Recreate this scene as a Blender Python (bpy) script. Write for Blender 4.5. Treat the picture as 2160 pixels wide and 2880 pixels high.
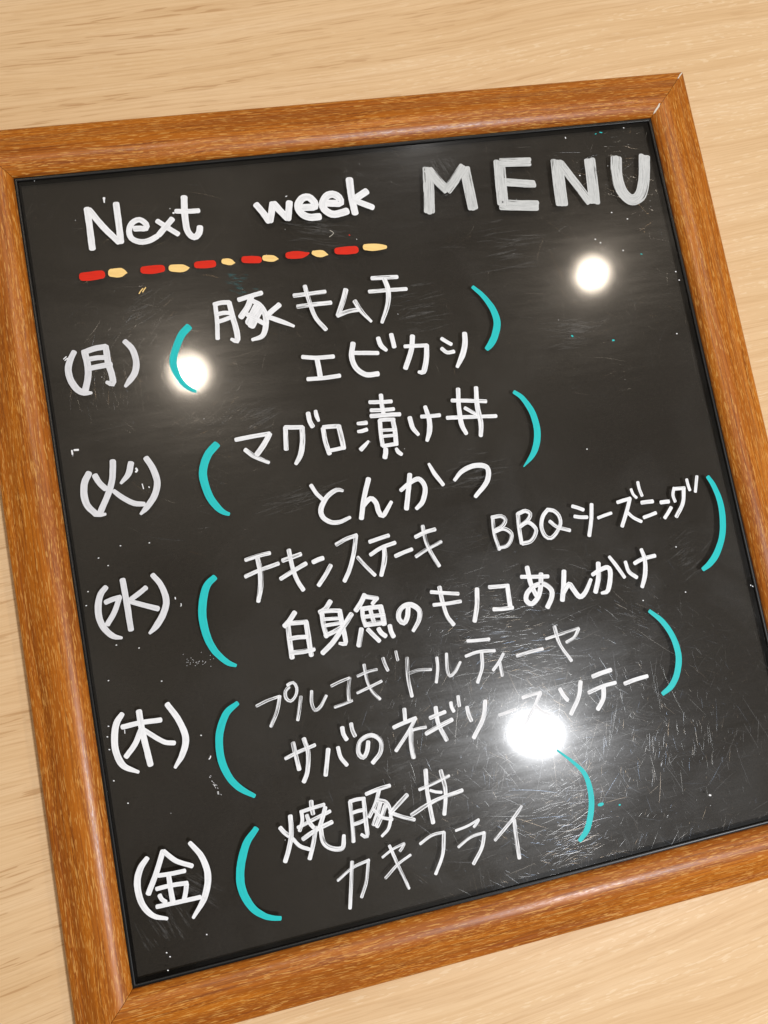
# A framed black menu board with marker handwriting, lying on an oak laminate table.
import bpy, math, random
from mathutils import Matrix, Vector

random.seed(7)
MM = 0.001
scene = bpy.context.scene
for o in list(bpy.data.objects):
    bpy.data.objects.remove(o)

# ------------------------------------------------------------------ camera
CAM_POS = (-0.05250, -0.02237, 0.26813)
CAM_RIGHT = (0.9747878, -0.1816418, 0.1295953)
CAM_UP = (0.1682822, 0.9798504, 0.1075838)
CAM_BACK = (-0.1465257, -0.0830628, 0.9857133)
cam_data = bpy.data.cameras.new('camera')
cam_data.sensor_fit = 'VERTICAL'
cam_data.sensor_height = 36.0
cam_data.sensor_width = 27.0
cam_data.lens = 25.0
cam_data.clip_start = 0.01
cam_data.clip_end = 50.0
cam = bpy.data.objects.new('camera', cam_data)
scene.collection.objects.link(cam)
m = Matrix.Identity(4)
for i, v in enumerate((CAM_RIGHT, CAM_UP, CAM_BACK)):
    for j in range(3):
        m[j][i] = v[j]
for j in range(3):
    m[j][3] = CAM_POS[j]
cam.matrix_world = m
scene.camera = cam

# ------------------------------------------------------------------ ambient light of the room
world = bpy.data.worlds.new('World')
scene.world = world
world.use_nodes = True
bg = world.node_tree.nodes['Background']
bg.inputs['Color'].default_value = (1.0, 0.89, 0.72, 1)
bg.inputs['Strength'].default_value = 0.19
# noise patches stand in for the unseen room: uneven ambient light, dim reflections
wn = world.node_tree
w_tc = wn.nodes.new('ShaderNodeTexCoord')
w_no = wn.nodes.new('ShaderNodeTexNoise')
w_no.inputs['Scale'].default_value = 3.4
w_no.inputs['Detail'].default_value = 3.0
w_rp = wn.nodes.new('ShaderNodeValToRGB')
w_rp.color_ramp.elements[0].position = 0.40
w_rp.color_ramp.elements[0].color = (0.16, 0.115, 0.075, 1)
w_rp.color_ramp.elements[1].position = 0.60
w_rp.color_ramp.elements[1].color = (1.55, 1.36, 1.10, 1)
wn.links.new(w_tc.outputs['Generated'], w_no.inputs['Vector'])
wn.links.new(w_no.outputs[0], w_rp.inputs[0])
wn.links.new(w_rp.outputs[0], bg.inputs['Color'])

# ------------------------------------------------------------------ ceiling downlights
LAMP_H = 1.70
def downlight(name, hit, diameter, watts, colour, height=LAMP_H):
    """A round ceiling lamp where the cover sheet mirrors it at the board point `hit` (metres)."""
    k = height / (CAM_POS[2] - 0.010)
    x = hit[0] + (hit[0] - CAM_POS[0]) * k
    y = hit[1] + (hit[1] - CAM_POS[1]) * k
    d = bpy.data.lights.new(name, 'AREA')
    d.shape = 'DISK'
    d.size = diameter
    d.energy = watts
    d.color = colour
    o = bpy.data.objects.new(name, d)
    o.location = (x, y, 0.010 + height)
    o.visible_camera = True
    scene.collection.objects.link(o)
    return o
WARM = (1.0, 0.86, 0.70)
COOL = (1.0, 0.96, 0.92)
DAYLIGHT = (0.95, 0.97, 1.0)
key = downlight('key_downlight', (0.0262, -0.0903), 0.076, 13.0, DAYLIGHT, 1.3)
key.data.shape = 'ELLIPSE'
key.data.size_y = 0.038
key.rotation_euler = (0, 0, -0.10)
downlight('right_downlight', (0.0858, 0.0790), 0.118, 0.85, WARM)
o = downlight('right_downlight_bulb', (0.0850, 0.0780), 0.050, 3.4, WARM); o.location.z -= 0.01
downlight('left_downlight', (-0.0752, 0.0615), 0.118, 0.85, WARM)
o = downlight('left_downlight_bulb', (-0.0747, 0.0605), 0.050, 3.4, WARM); o.location.z -= 0.01
downlight('far_downlight', (0.0300, 0.1530), 0.060, 2.8, COOL)

# ------------------------------------------------------------------ exposure
vs = scene.view_settings
vs.view_transform = 'Standard'
vs.look = 'None'
vs.exposure = 0.50
vs.gamma = 1.0
vs.use_curve_mapping = False
scene.render.engine = 'CYCLES'
scene.cycles.use_denoising = True
scene.cycles.max_bounces = 8
scene.cycles.transparent_max_bounces = 12
scene.cycles.sample_clamp_indirect = 6.0

# ------------------------------------------------------------------ node helpers
class Mat:
    def __init__(self, name):
        self.m = bpy.data.materials.new(name)
        self.m.use_nodes = True
        self.t = self.m.node_tree
        self.n = self.t.nodes
        self.p = self.n['Principled BSDF']
        self.out = self.n['Material Output']
    def node(self, kind, **kw):
        nd = self.n.new(kind)
        for k, v in kw.items():
            setattr(nd, k, v)
        return nd
    def link(self, a, b):
        self.t.links.new(a, b)
    def put(self, sock, v):
        if isinstance(v, bpy.types.NodeSocket):
            self.link(v, sock)
        else:
            if hasattr(sock.default_value, '__len__') and not hasattr(v, '__len__'):
                v = (v,) * len(sock.default_value)
            sock.default_value = v
    def coords(self, which='Object'):
        return self.node('ShaderNodeTexCoord').outputs[which]
    def mapping(self, vec, scale=(1, 1, 1), loc=(0, 0, 0), rot=(0, 0, 0)):
        nd = self.node('ShaderNodeMapping')
        self.put(nd.inputs['Vector'], vec)
        nd.inputs['Scale'].default_value = scale
        nd.inputs['Location'].default_value = loc
        nd.inputs['Rotation'].default_value = rot
        return nd.outputs[0]
    def noise(self, vec, scale=1.0, detail=2.0, rough=0.5, dist=0.0, fac=True):
        nd = self.node('ShaderNodeTexNoise')
        self.put(nd.inputs['Vector'], vec)
        nd.inputs['Scale'].default_value = scale
        nd.inputs['Detail'].default_value = detail
        nd.inputs['Roughness'].default_value = rough
        nd.inputs['Distortion'].default_value = dist
        return nd.outputs[0] if fac else nd.outputs[1]
    def ramp(self, fac, stops, interp='LINEAR'):
        nd = self.node('ShaderNodeValToRGB')
        nd.color_ramp.interpolation = interp
        el = nd.color_ramp.elements
        while len(el) < len(stops):
            el.new(0.5)
        for e, (p, c) in zip(el, stops):
            e.position = p
            e.color = c if len(c) == 4 else (*c, 1)
        self.put(nd.inputs[0], fac)
        return nd.outputs[0]
    def remap(self, v, a, b, c=0.0, d=1.0):
        nd = self.node('ShaderNodeMapRange')
        self.put(nd.inputs[0], v)
        for i, x in enumerate((a, b, c, d)):
            self.put(nd.inputs[i + 1], x)
        return nd.outputs[0]
    def math(self, op, a, b=0.0, clamp=False):
        nd = self.node('ShaderNodeMath', operation=op)
        nd.use_clamp = clamp
        self.put(nd.inputs[0], a)
        self.put(nd.inputs[1], b)
        return nd.outputs[0]
    def mix(self, fac, a, b, blend='MIX'):
        nd = self.node('ShaderNodeMix', data_type='RGBA', blend_type=blend)
        self.put(nd.inputs[0], fac)
        for s, v in ((nd.inputs[6], a), (nd.inputs[7], b)):
            if isinstance(v, tuple) and len(v) == 3:
                v = (*v, 1)
            self.put(s, v)
        return nd.outputs[2]
    def attr(self, name):
        return self.node('ShaderNodeAttribute', attribute_name=name).outputs['Fac']
    def bump(self, h, strength=0.2, dist=0.0002):
        nd = self.node('ShaderNodeBump')
        nd.inputs['Strength'].default_value = strength
        nd.inputs['Distance'].default_value = dist
        self.put(nd.inputs['Height'], h)
        self.link(nd.outputs[0], self.p.inputs['Normal'])

def hexlin(r, g, b):
    f = lambda c: (c / 255 / 12.92) if c / 255 <= 0.04045 else ((c / 255 + 0.055) / 1.055) ** 2.4
    return (f(r), f(g), f(b))

# ------------------------------------------------------------------ materials
def oak_laminate():
    k = Mat('oak_laminate')
    co = k.mapping(k.coords(), rot=(0, 0, -0.075))
    warp = k.noise(k.mapping(co, (3, 9, 1)), 1.0, 2.0)
    cw = k.node('ShaderNodeVectorMath', operation='ADD')
    k.put(cw.inputs[0], co)
    sc = k.node('ShaderNodeVectorMath', operation='SCALE')
    cx = k.node('ShaderNodeCombineXYZ')
    k.put(cx.inputs[1], k.math('SUBTRACT', warp, 0.5))
    k.put(sc.inputs[0], cx.outputs[0]); sc.inputs['Scale'].default_value = 0.030
    k.link(sc.outputs[0], cw.inputs[1])
    v = cw.outputs[0]
    broad = k.noise(k.mapping(v, (5, 60, 1)), 1.0, 2.0, 0.55)
    rings = k.noise(k.mapping(v, (7, 230, 1)), 1.0, 2.0, 0.6)
    fine = k.noise(k.mapping(v, (18, 1150, 1)), 1.0, 2.0, 0.65)
    dashes = k.noise(k.mapping(v, (62, 1050, 1), (3, 1, 0)), 1.0, 1.0, 0.5)
    pale = k.noise(k.mapping(v, (190, 1250, 1), (7, 4, 0)), 1.0, 1.0, 0.5)
    base = k.ramp(broad, [(0.30, (0.635, 0.428, 0.232)), (0.50, (0.670, 0.465, 0.264)), (0.72, (0.695, 0.496, 0.298))])
    line = k.remap(rings, 0.50, 0.62)
    c = k.mix(k.math('MULTIPLY', line, 0.22), base, (0.50, 0.305, 0.140))
    c = k.mix(k.math('MULTIPLY', k.remap(fine, 0.46, 0.66), 0.36), c, (0.50, 0.300, 0.135))
    gate = k.math('ADD', k.math('MULTIPLY', line, 0.8), 0.2)
    d = k.math('MULTIPLY', k.remap(dashes, 0.55, 0.60), gate)
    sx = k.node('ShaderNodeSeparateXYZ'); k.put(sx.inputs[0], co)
    drift = k.math('ADD', k.math('MULTIPLY', sx.outputs[0], -1.6), k.math('MULTIPLY', sx.outputs[1], 0.7))  # dark dashes gather far left, painted glints near right
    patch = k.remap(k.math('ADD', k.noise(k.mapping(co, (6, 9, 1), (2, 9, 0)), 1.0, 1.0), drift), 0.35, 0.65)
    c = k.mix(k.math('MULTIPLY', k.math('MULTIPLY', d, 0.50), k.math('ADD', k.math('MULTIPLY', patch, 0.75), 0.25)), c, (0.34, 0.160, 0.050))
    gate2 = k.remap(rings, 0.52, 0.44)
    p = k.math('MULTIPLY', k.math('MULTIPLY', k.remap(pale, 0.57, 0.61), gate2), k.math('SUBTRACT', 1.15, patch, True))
    c = k.mix(k.math('MULTIPLY', p, 0.26), c, (0.84, 0.70, 0.50))  # glints of pores catching the lamp, painted into the wood colour
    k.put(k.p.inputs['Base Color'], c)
    k.put(k.p.inputs['Roughness'], k.remap(fine, 0.3, 0.7, 0.42, 0.55))
    k.p.inputs['Specular IOR Level'].default_value = 0.3
    k.bump(fine, 0.12, 0.00006)
    return k.m

def frame_wood():
    """Glossy printed-foil moulding: honey brown with short pale flecks along the grain (local X)."""
    k = Mat('frame_wood')
    rnd = k.node('ShaderNodeObjectInfo').outputs['Random']
    co = k.coords()
    off = k.node('ShaderNodeVectorMath', operation='ADD')
    cx = k.node('ShaderNodeCombineXYZ')
    k.put(cx.inputs[0], k.math('MULTIPLY', rnd, 3.0))
    k.put(cx.inputs[1], k.math('MULTIPLY', rnd, 0.7))
    k.put(off.inputs[0], co); k.link(cx.outputs[0], off.inputs[1])
    v = off.outputs[0]
    w1 = k.noise(k.mapping(v, (22, 60, 60)), 1.0, 2.0)
    cz = k.node('ShaderNodeCombineXYZ')
    k.put(cz.inputs[1], k.math('MULTIPLY', k.math('SUBTRACT', w1, 0.5), 0.003))
    ad = k.node('ShaderNodeVectorMath', operation='ADD')
    k.link(v, ad.inputs[0]); k.link(cz.outputs[0], ad.inputs[1])
    v = ad.outputs[0]
    broad = k.noise(k.mapping(v, (10, 130, 130)), 1.0, 3.0, 0.55)
    mid = k.noise(k.mapping(v, (24, 1300, 900)), 1.0, 2.0, 0.6)
    fleck = k.noise(k.mapping(v, (230, 3000, 2000), (5, 2, 1)), 1.0, 1.0, 0.5)
    speck = k.noise(k.mapping(v, (480, 3000, 2200), (1, 8, 3)), 1.0, 1.0, 0.6)
    dark = k.noise(k.mapping(v, (40, 1900, 1300), (9, 6, 2)), 1.0, 1.5, 0.5)
    c = k.ramp(broad, [(0.28, (0.295, 0.078, 0.005)), (0.5, (0.385, 0.113, 0.007)), (0.74, (0.46, 0.146, 0.010))])
    c = k.mix(k.math('MULTIPLY', k.remap(mid, 0.44, 0.66), 0.66), c, (0.205, 0.055, 0.005))
    c = k.mix(k.math('MULTIPLY', k.remap(dark, 0.56, 0.64), 0.60), c, (0.17, 0.040, 0.005))
    gate = k.remap(k.noise(k.mapping(v, (28, 190, 150), (4, 4, 4)), 1.0, 2.0), 0.38, 0.60)
    s = k.math('MULTIPLY', k.remap(speck, 0.53, 0.64), gate)
    c = k.mix(k.math('MULTIPLY', s, 0.42), c, (0.60, 0.245, 0.030))
    fl = k.remap(fleck, 0.60, 0.64)
    c = k.mix(k.math('MULTIPLY', fl, 0.55), c, (0.68, 0.36, 0.095))
    k.put(k.p.inputs['Base Color'], c)
    k.put(k.p.inputs['Roughness'], k.remap(speck, 0.3, 0.7, 0.30, 0.44))
    k.p.inputs['Specular IOR Level'].default_value = 0.34
    k.bump(speck, 0.14, 0.00006)
    return k.m

def plain(name, col, rough=0.5, spec=0.5):
    k = Mat(name)
    k.p.inputs['Base Color'].default_value = (*col, 1)
    k.p.inputs['Roughness'].default_value = rough
    k.p.inputs['Specular IOR Level'].default_value = spec
    return k

def black_paper():
    k = Mat('black_paper')
    co = k.coords()
    n = k.noise(k.mapping(co, (700, 1500, 1)), 1.0, 4.0, 0.65)
    b = k.noise(k.mapping(co, (14, 30, 1)), 1.0, 3.0, 0.6)
    c = k.ramp(n, [(0.25, (0.0108, 0.0087, 0.0060)), (0.75, (0.0202, 0.0164, 0.0116))])
    c = k.mix(k.math('MULTIPLY', b, 0.25), c, (0.019, 0.016, 0.0125))
    k.put(k.p.inputs['Base Color'], c)
    k.p.inputs['Roughness'].default_value = 0.8
    k.p.inputs['Specular IOR Level'].default_value = 0.2
    return k.m

def clear_acrylic():
    """Clear sheet: mirror-like first surface, fine wear that smears highlights, smudged in places."""
    k = Mat('clear_acrylic')
    k.n.remove(k.p)
    co = k.coords()
    fr = k.node('ShaderNodeFresnel'); fr.inputs['IOR'].default_value = 1.49
    tr = k.node('ShaderNodeBsdfTransparent')
    g1 = k.node('ShaderNodeBsdfGlossy'); g1.inputs['Roughness'].default_value = 0.065
    g2 = k.node('ShaderNodeBsdfGlossy'); g2.inputs['Roughness'].default_value = 0.24
    g3 = k.node('ShaderNodeBsdfGlossy'); g3.inputs['Roughness'].default_value = 0.42
    # wear: wiping marks along X, finger smudges, fine grit
    wipe = k.noise(k.mapping(co, (16, 75, 1)), 1.0, 4.0, 0.65, 0.6)
    wipe2 = k.noise(k.mapping(co, (60, 420, 1), (3, 3, 0), (0, 0, 0.25)), 1.0, 3.0, 0.6)
    blot = k.noise(k.mapping(co, (26, 24, 1), (5, 1, 0)), 1.0, 3.0, 0.55, 0.8)
    grit = k.noise(k.mapping(co, (1500, 1500, 1)), 1.0, 2.0, 0.6)
    wear = k.math('MULTIPLY', k.remap(wipe, 0.35, 0.72, 0.7, 1.3), k.remap(wipe2, 0.3, 0.7, 0.7, 1.3))
    wear = k.math('MULTIPLY', wear, k.remap(grit, 0.3, 0.7, 0.8, 1.2))
    smudge = k.math('MULTIPLY', k.remap(blot, 0.50, 0.66, 0.18, 1.5), k.remap(grit, 0.3, 0.7, 0.85, 1.15))
    a1 = k.node('ShaderNodeMixShader')
    k.put(a1.inputs[0], k.math('MULTIPLY', wear, 0.26, True))
    k.link(g1.outputs[0], a1.inputs[1]); k.link(g2.outputs[0], a1.inputs[2])
    a2 = k.node('ShaderNodeMixShader')
    k.put(a2.inputs[0], k.math('MULTIPLY', smudge, 0.13, True))
    k.link(a1.outputs[0], a2.inputs[1]); k.link(g3.outputs[0], a2.inputs[2])
    geo = k.node('ShaderNodeNewGeometry')
    front = k.math('SUBTRACT', 1.0, geo.outputs['Backfacing'])
    mx = k.node('ShaderNodeMixShader')
    k.put(mx.inputs[0], k.math('MULTIPLY', fr.outputs[0], front))
    k.link(tr.outputs[0], mx.inputs[1]); k.link(a2.outputs[0], mx.inputs[2])
    k.link(mx.outputs[0], k.out.inputs[0])
    return k.m

def scratch_mat():
    k = Mat('acrylic_scratch')
    k.n.remove(k.p)
    fr = k.node('ShaderNodeFresnel'); fr.inputs['IOR'].default_value = 1.49
    tr = k.node('ShaderNodeBsdfTransparent')
    g1 = k.node('ShaderNodeBsdfGlossy'); g1.inputs['Roughness'].default_value = 0.22
    mx = k.node('ShaderNodeMixShader')
    k.put(g1.inputs['Color'], k.ramp(k.attr('tint'), [(0.0, (0.55, 0.72, 1.0)), (0.22, (0.95, 0.97, 1.0)), (0.75, (1.0, 0.98, 0.93)), (1.0, (1.0, 0.72, 0.45))]))
    k.link(fr.outputs[0], mx.inputs[0]); k.link(tr.outputs[0], mx.inputs[1]); k.link(g1.outputs[0], mx.inputs[2])
    k.link(mx.outputs[0], k.out.inputs[0])
    return k.m

def marker_paint(name, col, thin, gloss=0.62, body=0.05):
    """Opaque marker ink: streaky along the stroke, pooled at the edges, with dry gaps where `dry` is high."""
    k = Mat(name)
    uv = k.node('ShaderNodeUVMap', uv_map='stroke').outputs[0]
    dry = k.attr('dry'); sid = k.attr('stroke_id')
    sep = k.node('ShaderNodeSeparateXYZ'); k.put(sep.inputs[0], uv)
    u, v = sep.outputs[0], sep.outputs[1]
    cc = k.node('ShaderNodeCombineXYZ')
    k.put(cc.inputs[0], k.math('MULTIPLY', u, 5.0)); k.put(cc.inputs[1], k.math('MULTIPLY', v, 0.16)); k.put(cc.inputs[2], k.math('MULTIPLY', sid, 17.3))
    streak = k.noise(cc.outputs[0], 1.0, 3.0, 0.6)
    c2 = k.node('ShaderNodeCombineXYZ')
    k.put(c2.inputs[0], k.math('MULTIPLY', u, 5.5)); k.put(c2.inputs[1], k.math('MULTIPLY', v, 0.10)); k.put(c2.inputs[2], k.math('MULTIPLY', sid, 5.1))
    gap = k.noise(c2.outputs[0], 1.0, 2.0, 0.5)
    blot = k.noise(k.mapping(k.coords(), (500, 500, 500)), 1.0, 2.0)
    edge = k.math('ABSOLUTE', k.math('SUBTRACT', u, 0.5))
    pool = k.remap(edge, 0.28, 0.42)
    f = k.math('ADD', k.math('MULTIPLY', k.remap(streak, 0.40, 0.70), k.math('ADD', k.math('MULTIPLY', dry, 0.9), body)), k.math('MULTIPLY', k.remap(blot, 0.45, 0.75), 0.12))
    f = k.math('MULTIPLY', f, k.math('SUBTRACT', 1.0, k.math('MULTIPLY', pool, 0.7)), True)
    f = k.math('MULTIPLY', f, k.math('SUBTRACT', 1.0, k.attr('tail')), True)
    k.put(k.p.inputs['Base Color'], k.mix(f, col, thin))
    k.p.inputs['Roughness'].default_value = gloss
    k.p.inputs['Specular IOR Level'].default_value = 0.22
    th = k.math('SUBTRACT', 0.70, k.math('MULTIPLY', dry, 0.30))
    g = k.math('MULTIPLY', k.remap(gap, th, k.math('ADD', th, 0.04)), k.remap(dry, 0.08, 0.2))
    g = k.math('MULTIPLY', g, 0.85)
    tr = k.node('ShaderNodeBsdfTransparent')
    mx = k.node('ShaderNodeMixShader')
    k.put(mx.inputs[0], g)
    k.link(k.p.outputs[0], mx.inputs[1]); k.link(tr.outputs[0], mx.inputs[2])
    k.link(mx.outputs[0], k.out.inputs[0])
    k.bump(k.math('ADD', streak, k.math('MULTIPLY', blot, 0.4)), 0.12, 0.00003)
    return k.m

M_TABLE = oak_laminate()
M_WOOD = frame_wood()
M_PAPER = black_paper()
M_BACK = plain('black_backing', (0.006, 0.005, 0.005), 0.6, 0.3).m
M_BORDER = plain('black_lacquer', (0.004, 0.004, 0.004), 0.32, 0.25).m
M_ACRYLIC = clear_acrylic()
M_SCRATCH = scratch_mat()
M_CHIP = plain('bare_filler', (0.66, 0.61, 0.52), 0.8, 0.2).m
PAINT = {
    'white': marker_paint('white_marker', (0.80, 0.82, 0.86), (0.42, 0.44, 0.47), body=0.40),
    'dull': marker_paint('white_marker_thin', (0.66, 0.675, 0.72), (0.42, 0.43, 0.46), body=0.45),
    'grey': marker_paint('grey_marker', (0.56, 0.58, 0.59), (0.30, 0.32, 0.33), body=0.35),
    'red': marker_paint('red_marker', (0.64, 0.020, 0.006), (0.42, 0.012, 0.004), body=0.4),
    'cream': marker_paint('cream_marker', (0.88, 0.62, 0.24), (0.66, 0.40, 0.13), body=0.4),
    'teal': marker_paint('teal_marker', (0.012, 0.50, 0.515), (0.010, 0.36, 0.38), gloss=0.5, body=0.45),
    'dust': plain('dust', (0.5, 0.48, 0.42), 0.9, 0.1).m,
}

# ------------------------------------------------------------------ object helpers
def mesh_obj(name, verts, faces, mat, parent=None, smooth=False):
    me = bpy.data.meshes.new(name)
    me.from_pydata(verts, [], faces)
    me.materials.append(mat)
    if smooth:
        me.polygons.foreach_set('use_smooth', [True] * len(me.polygons))
    me.update()
    o = bpy.data.objects.new(name, me)
    scene.collection.objects.link(o)
    if parent:
        o.parent = parent
    return o

def box(name, x0, x1, y0, y1, z0, z1, mat, parent=None):
    v = [(x, y, z) for z in (z0, z1) for x, y in ((x0, y0), (x1, y0), (x1, y1), (x0, y1))]
    f = [(3, 2, 1, 0), (4, 5, 6, 7), (0, 1, 5, 4), (1, 2, 6, 5), (2, 3, 7, 6), (3, 0, 4, 7)]
    return mesh_obj(name, v, f, mat, parent)

# ------------------------------------------------------------------ the table
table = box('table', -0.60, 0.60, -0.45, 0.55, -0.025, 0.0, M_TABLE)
table['kind'] = 'structure'
table['label'] = 'pale oak laminate table top under the menu board'

# ------------------------------------------------------------------ the menu board
board = bpy.data.objects.new('menu_board', None)
board.empty_display_size = 0.05
scene.collection.objects.link(board)
board['label'] = 'framed black menu board with handwritten Japanese dishes lying on the oak table'
board['category'] = 'menu board'

IW, IH = 125.0, 141.25          # half opening, mm
RAIL = 19.2                     # rail width, mm
# moulding section: (distance from the outer edge, height) in mm
KEYS = [(0.0, 0.0), (0.0, 9.9), (0.25, 10.6), (0.9, 11.0), (2.6, 11.25), (3.6, 11.35), (4.5, 11.75), (6.5, 12.8), (8.5, 13.55),
        (10.5, 14.05), (12.5, 14.3), (14.0, 14.25), (15.6, 13.9), (17.0, 13.2), (18.2, 12.3), (18.9, 11.55), (19.2, 10.95), (19.2, 4.4)]

def rail_mesh(name, half_len_out):
    """Rail along local X, outer edge on local -Y, mitred at both ends."""
    n = 40
    verts, faces = [], []
    L = half_len_out
    for i in range(n + 1):
        t = i / n * 2 - 1
        for d, z in KEYS:
            x = t * (L - d - 0.10)
            verts.append((x * MM, d * MM, z * MM))
    k = len(KEYS)
    for i in range(n):
        for j in range(k - 1):
            a = i * k + j
            faces.append((a, a + k, a + k + 1, a + 1))
    # undersides and mitre ends
    for i in range(n):
        a, b = i * k, i * k + k - 1
        faces.append((a, b, b + k, a + k))
    faces.append(tuple(range(k)))
    faces.append(tuple(reversed(range(n * k, n * k + k))))
    me = bpy.data.meshes.new(name)
    me.from_pydata(verts, [], faces)
    me.materials.append(M_WOOD)
    sm = []
    for p in me.polygons:
        sm.append(len(p.vertices) == 4)
    me.polygons.foreach_set('use_smooth', sm)
    # keep the vertical outer and inner sides crisp
    me.update()
    try:
        me.set_sharp_from_angle(angle=math.radians(50))
    except Exception:
        pass
    return me

OW, OH = IW + RAIL, IH + RAIL
rails = {}
for key, half, loc, rz in (('bottom', OW, (0, -OH), 0.0), ('right', OH, (OW, 0), math.pi / 2),
                           ('top', OW, (0, OH), math.pi), ('left', OH, (-OW, 0), -math.pi / 2)):
    o = bpy.data.objects.new('frame_rail', rail_mesh('frame_rail', half))
    scene.collection.objects.link(o)
    o.parent = board
    o.location = (loc[0] * MM, loc[1] * MM, 0)
    o.rotation_euler = (0, 0, rz)
    rails[key] = o

# black lacquered inner border: a rounded bead between the wood and the sheet
def ring(name, section, mat):
    """Sweep (inset from the opening, height) around the rectangular opening."""
    verts, faces = [], []
    k = len(section)
    for sx, sy in ((-1, -1), (1, -1), (1, 1), (-1, 1)):
        for d, z in section:
            verts.append((sx * (IW - d) * MM, sy * (IH - d) * MM, z * MM))
    for i in range(4):
        j = (i + 1) % 4
        for s in range(k - 1):
            faces.append((i * k + s, j * k + s, j * k + s + 1, i * k + s + 1))
    o = mesh_obj(name, verts, faces, mat, board, True)
    try:
        o.data.set_sharp_from_angle(angle=math.radians(60))
    except Exception:
        pass
    return o
ring('inner_border', [(0.02, 10.80), (0.45, 10.86), (0.85, 10.74), (1.12, 10.45), (1.22, 10.02), (1.22, 6.92)], M_BORDER)
box('backing_panel', -(IW - 0.1) * MM, (IW - 0.1) * MM, -(IH - 0.1) * MM, (IH - 0.1) * MM, 4.5 * MM, 6.9 * MM, M_BACK, board)
box('backing_sheet', -(IW - 1.26) * MM, (IW - 1.26) * MM, -(IH - 1.26) * MM, (IH - 1.26) * MM, 7.0 * MM, 7.4 * MM, M_PAPER, board)
SURF = 10.0
cover = box('cover_sheet', -(IW - 1.24) * MM, (IW - 1.24) * MM, -(IH - 1.24) * MM, (IH - 1.24) * MM, 7.6 * MM, SURF * MM, M_ACRYLIC, board)
cover['label'] = 'clear scratched acrylic sheet over the black backing'

# bare spots knocked out of the corner joint
def rail_height(d):
    for (d0, z0), (d1, z1) in zip(KEYS[1:], KEYS[2:]):
        if d0 <= d <= d1 and d1 > d0:
            return z0 + (z1 - z0) * (d - d0) / (d1 - d0)
    return 11.0
def chip(outline, label):
    """Small raw patch; outline in mm outwards from the opening's top right corner."""
    verts = []
    for lift in (0.16, -0.6):
        for x, y in outline:
            verts.append(((IW + x) * MM, (IH + y) * MM, (rail_height(RAIL - max(x, y)) + lift) * MM))
    n = len(outline)
    o = mesh_obj('chip', verts, [tuple(range(n))] + [(i + n, (i + 1) % n + n, (i + 1) % n, i) for i in range(n)], M_CHIP, rails['right'])
    o['label'] = label
    o.matrix_local = (Matrix.Translation(rails['right'].location) @ Matrix.Rotation(math.pi / 2, 4, 'Z')).inverted()
chip([(0.6, 0.7), (1.2, 0.9), (1.9, 1.6), (3.0, 2.7), (3.3, 3.7), (2.9, 3.9), (2.3, 3.0), (1.5, 2.2), (0.8, 1.4)], 'white chipped spot on the corner joint')
chip([(15.6, 15.5), (17.2, 16.9), (18.6, 18.3), (18.5, 18.7), (17.0, 17.5), (15.5, 15.8)], 'pale worn edge at the outer corner')

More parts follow.
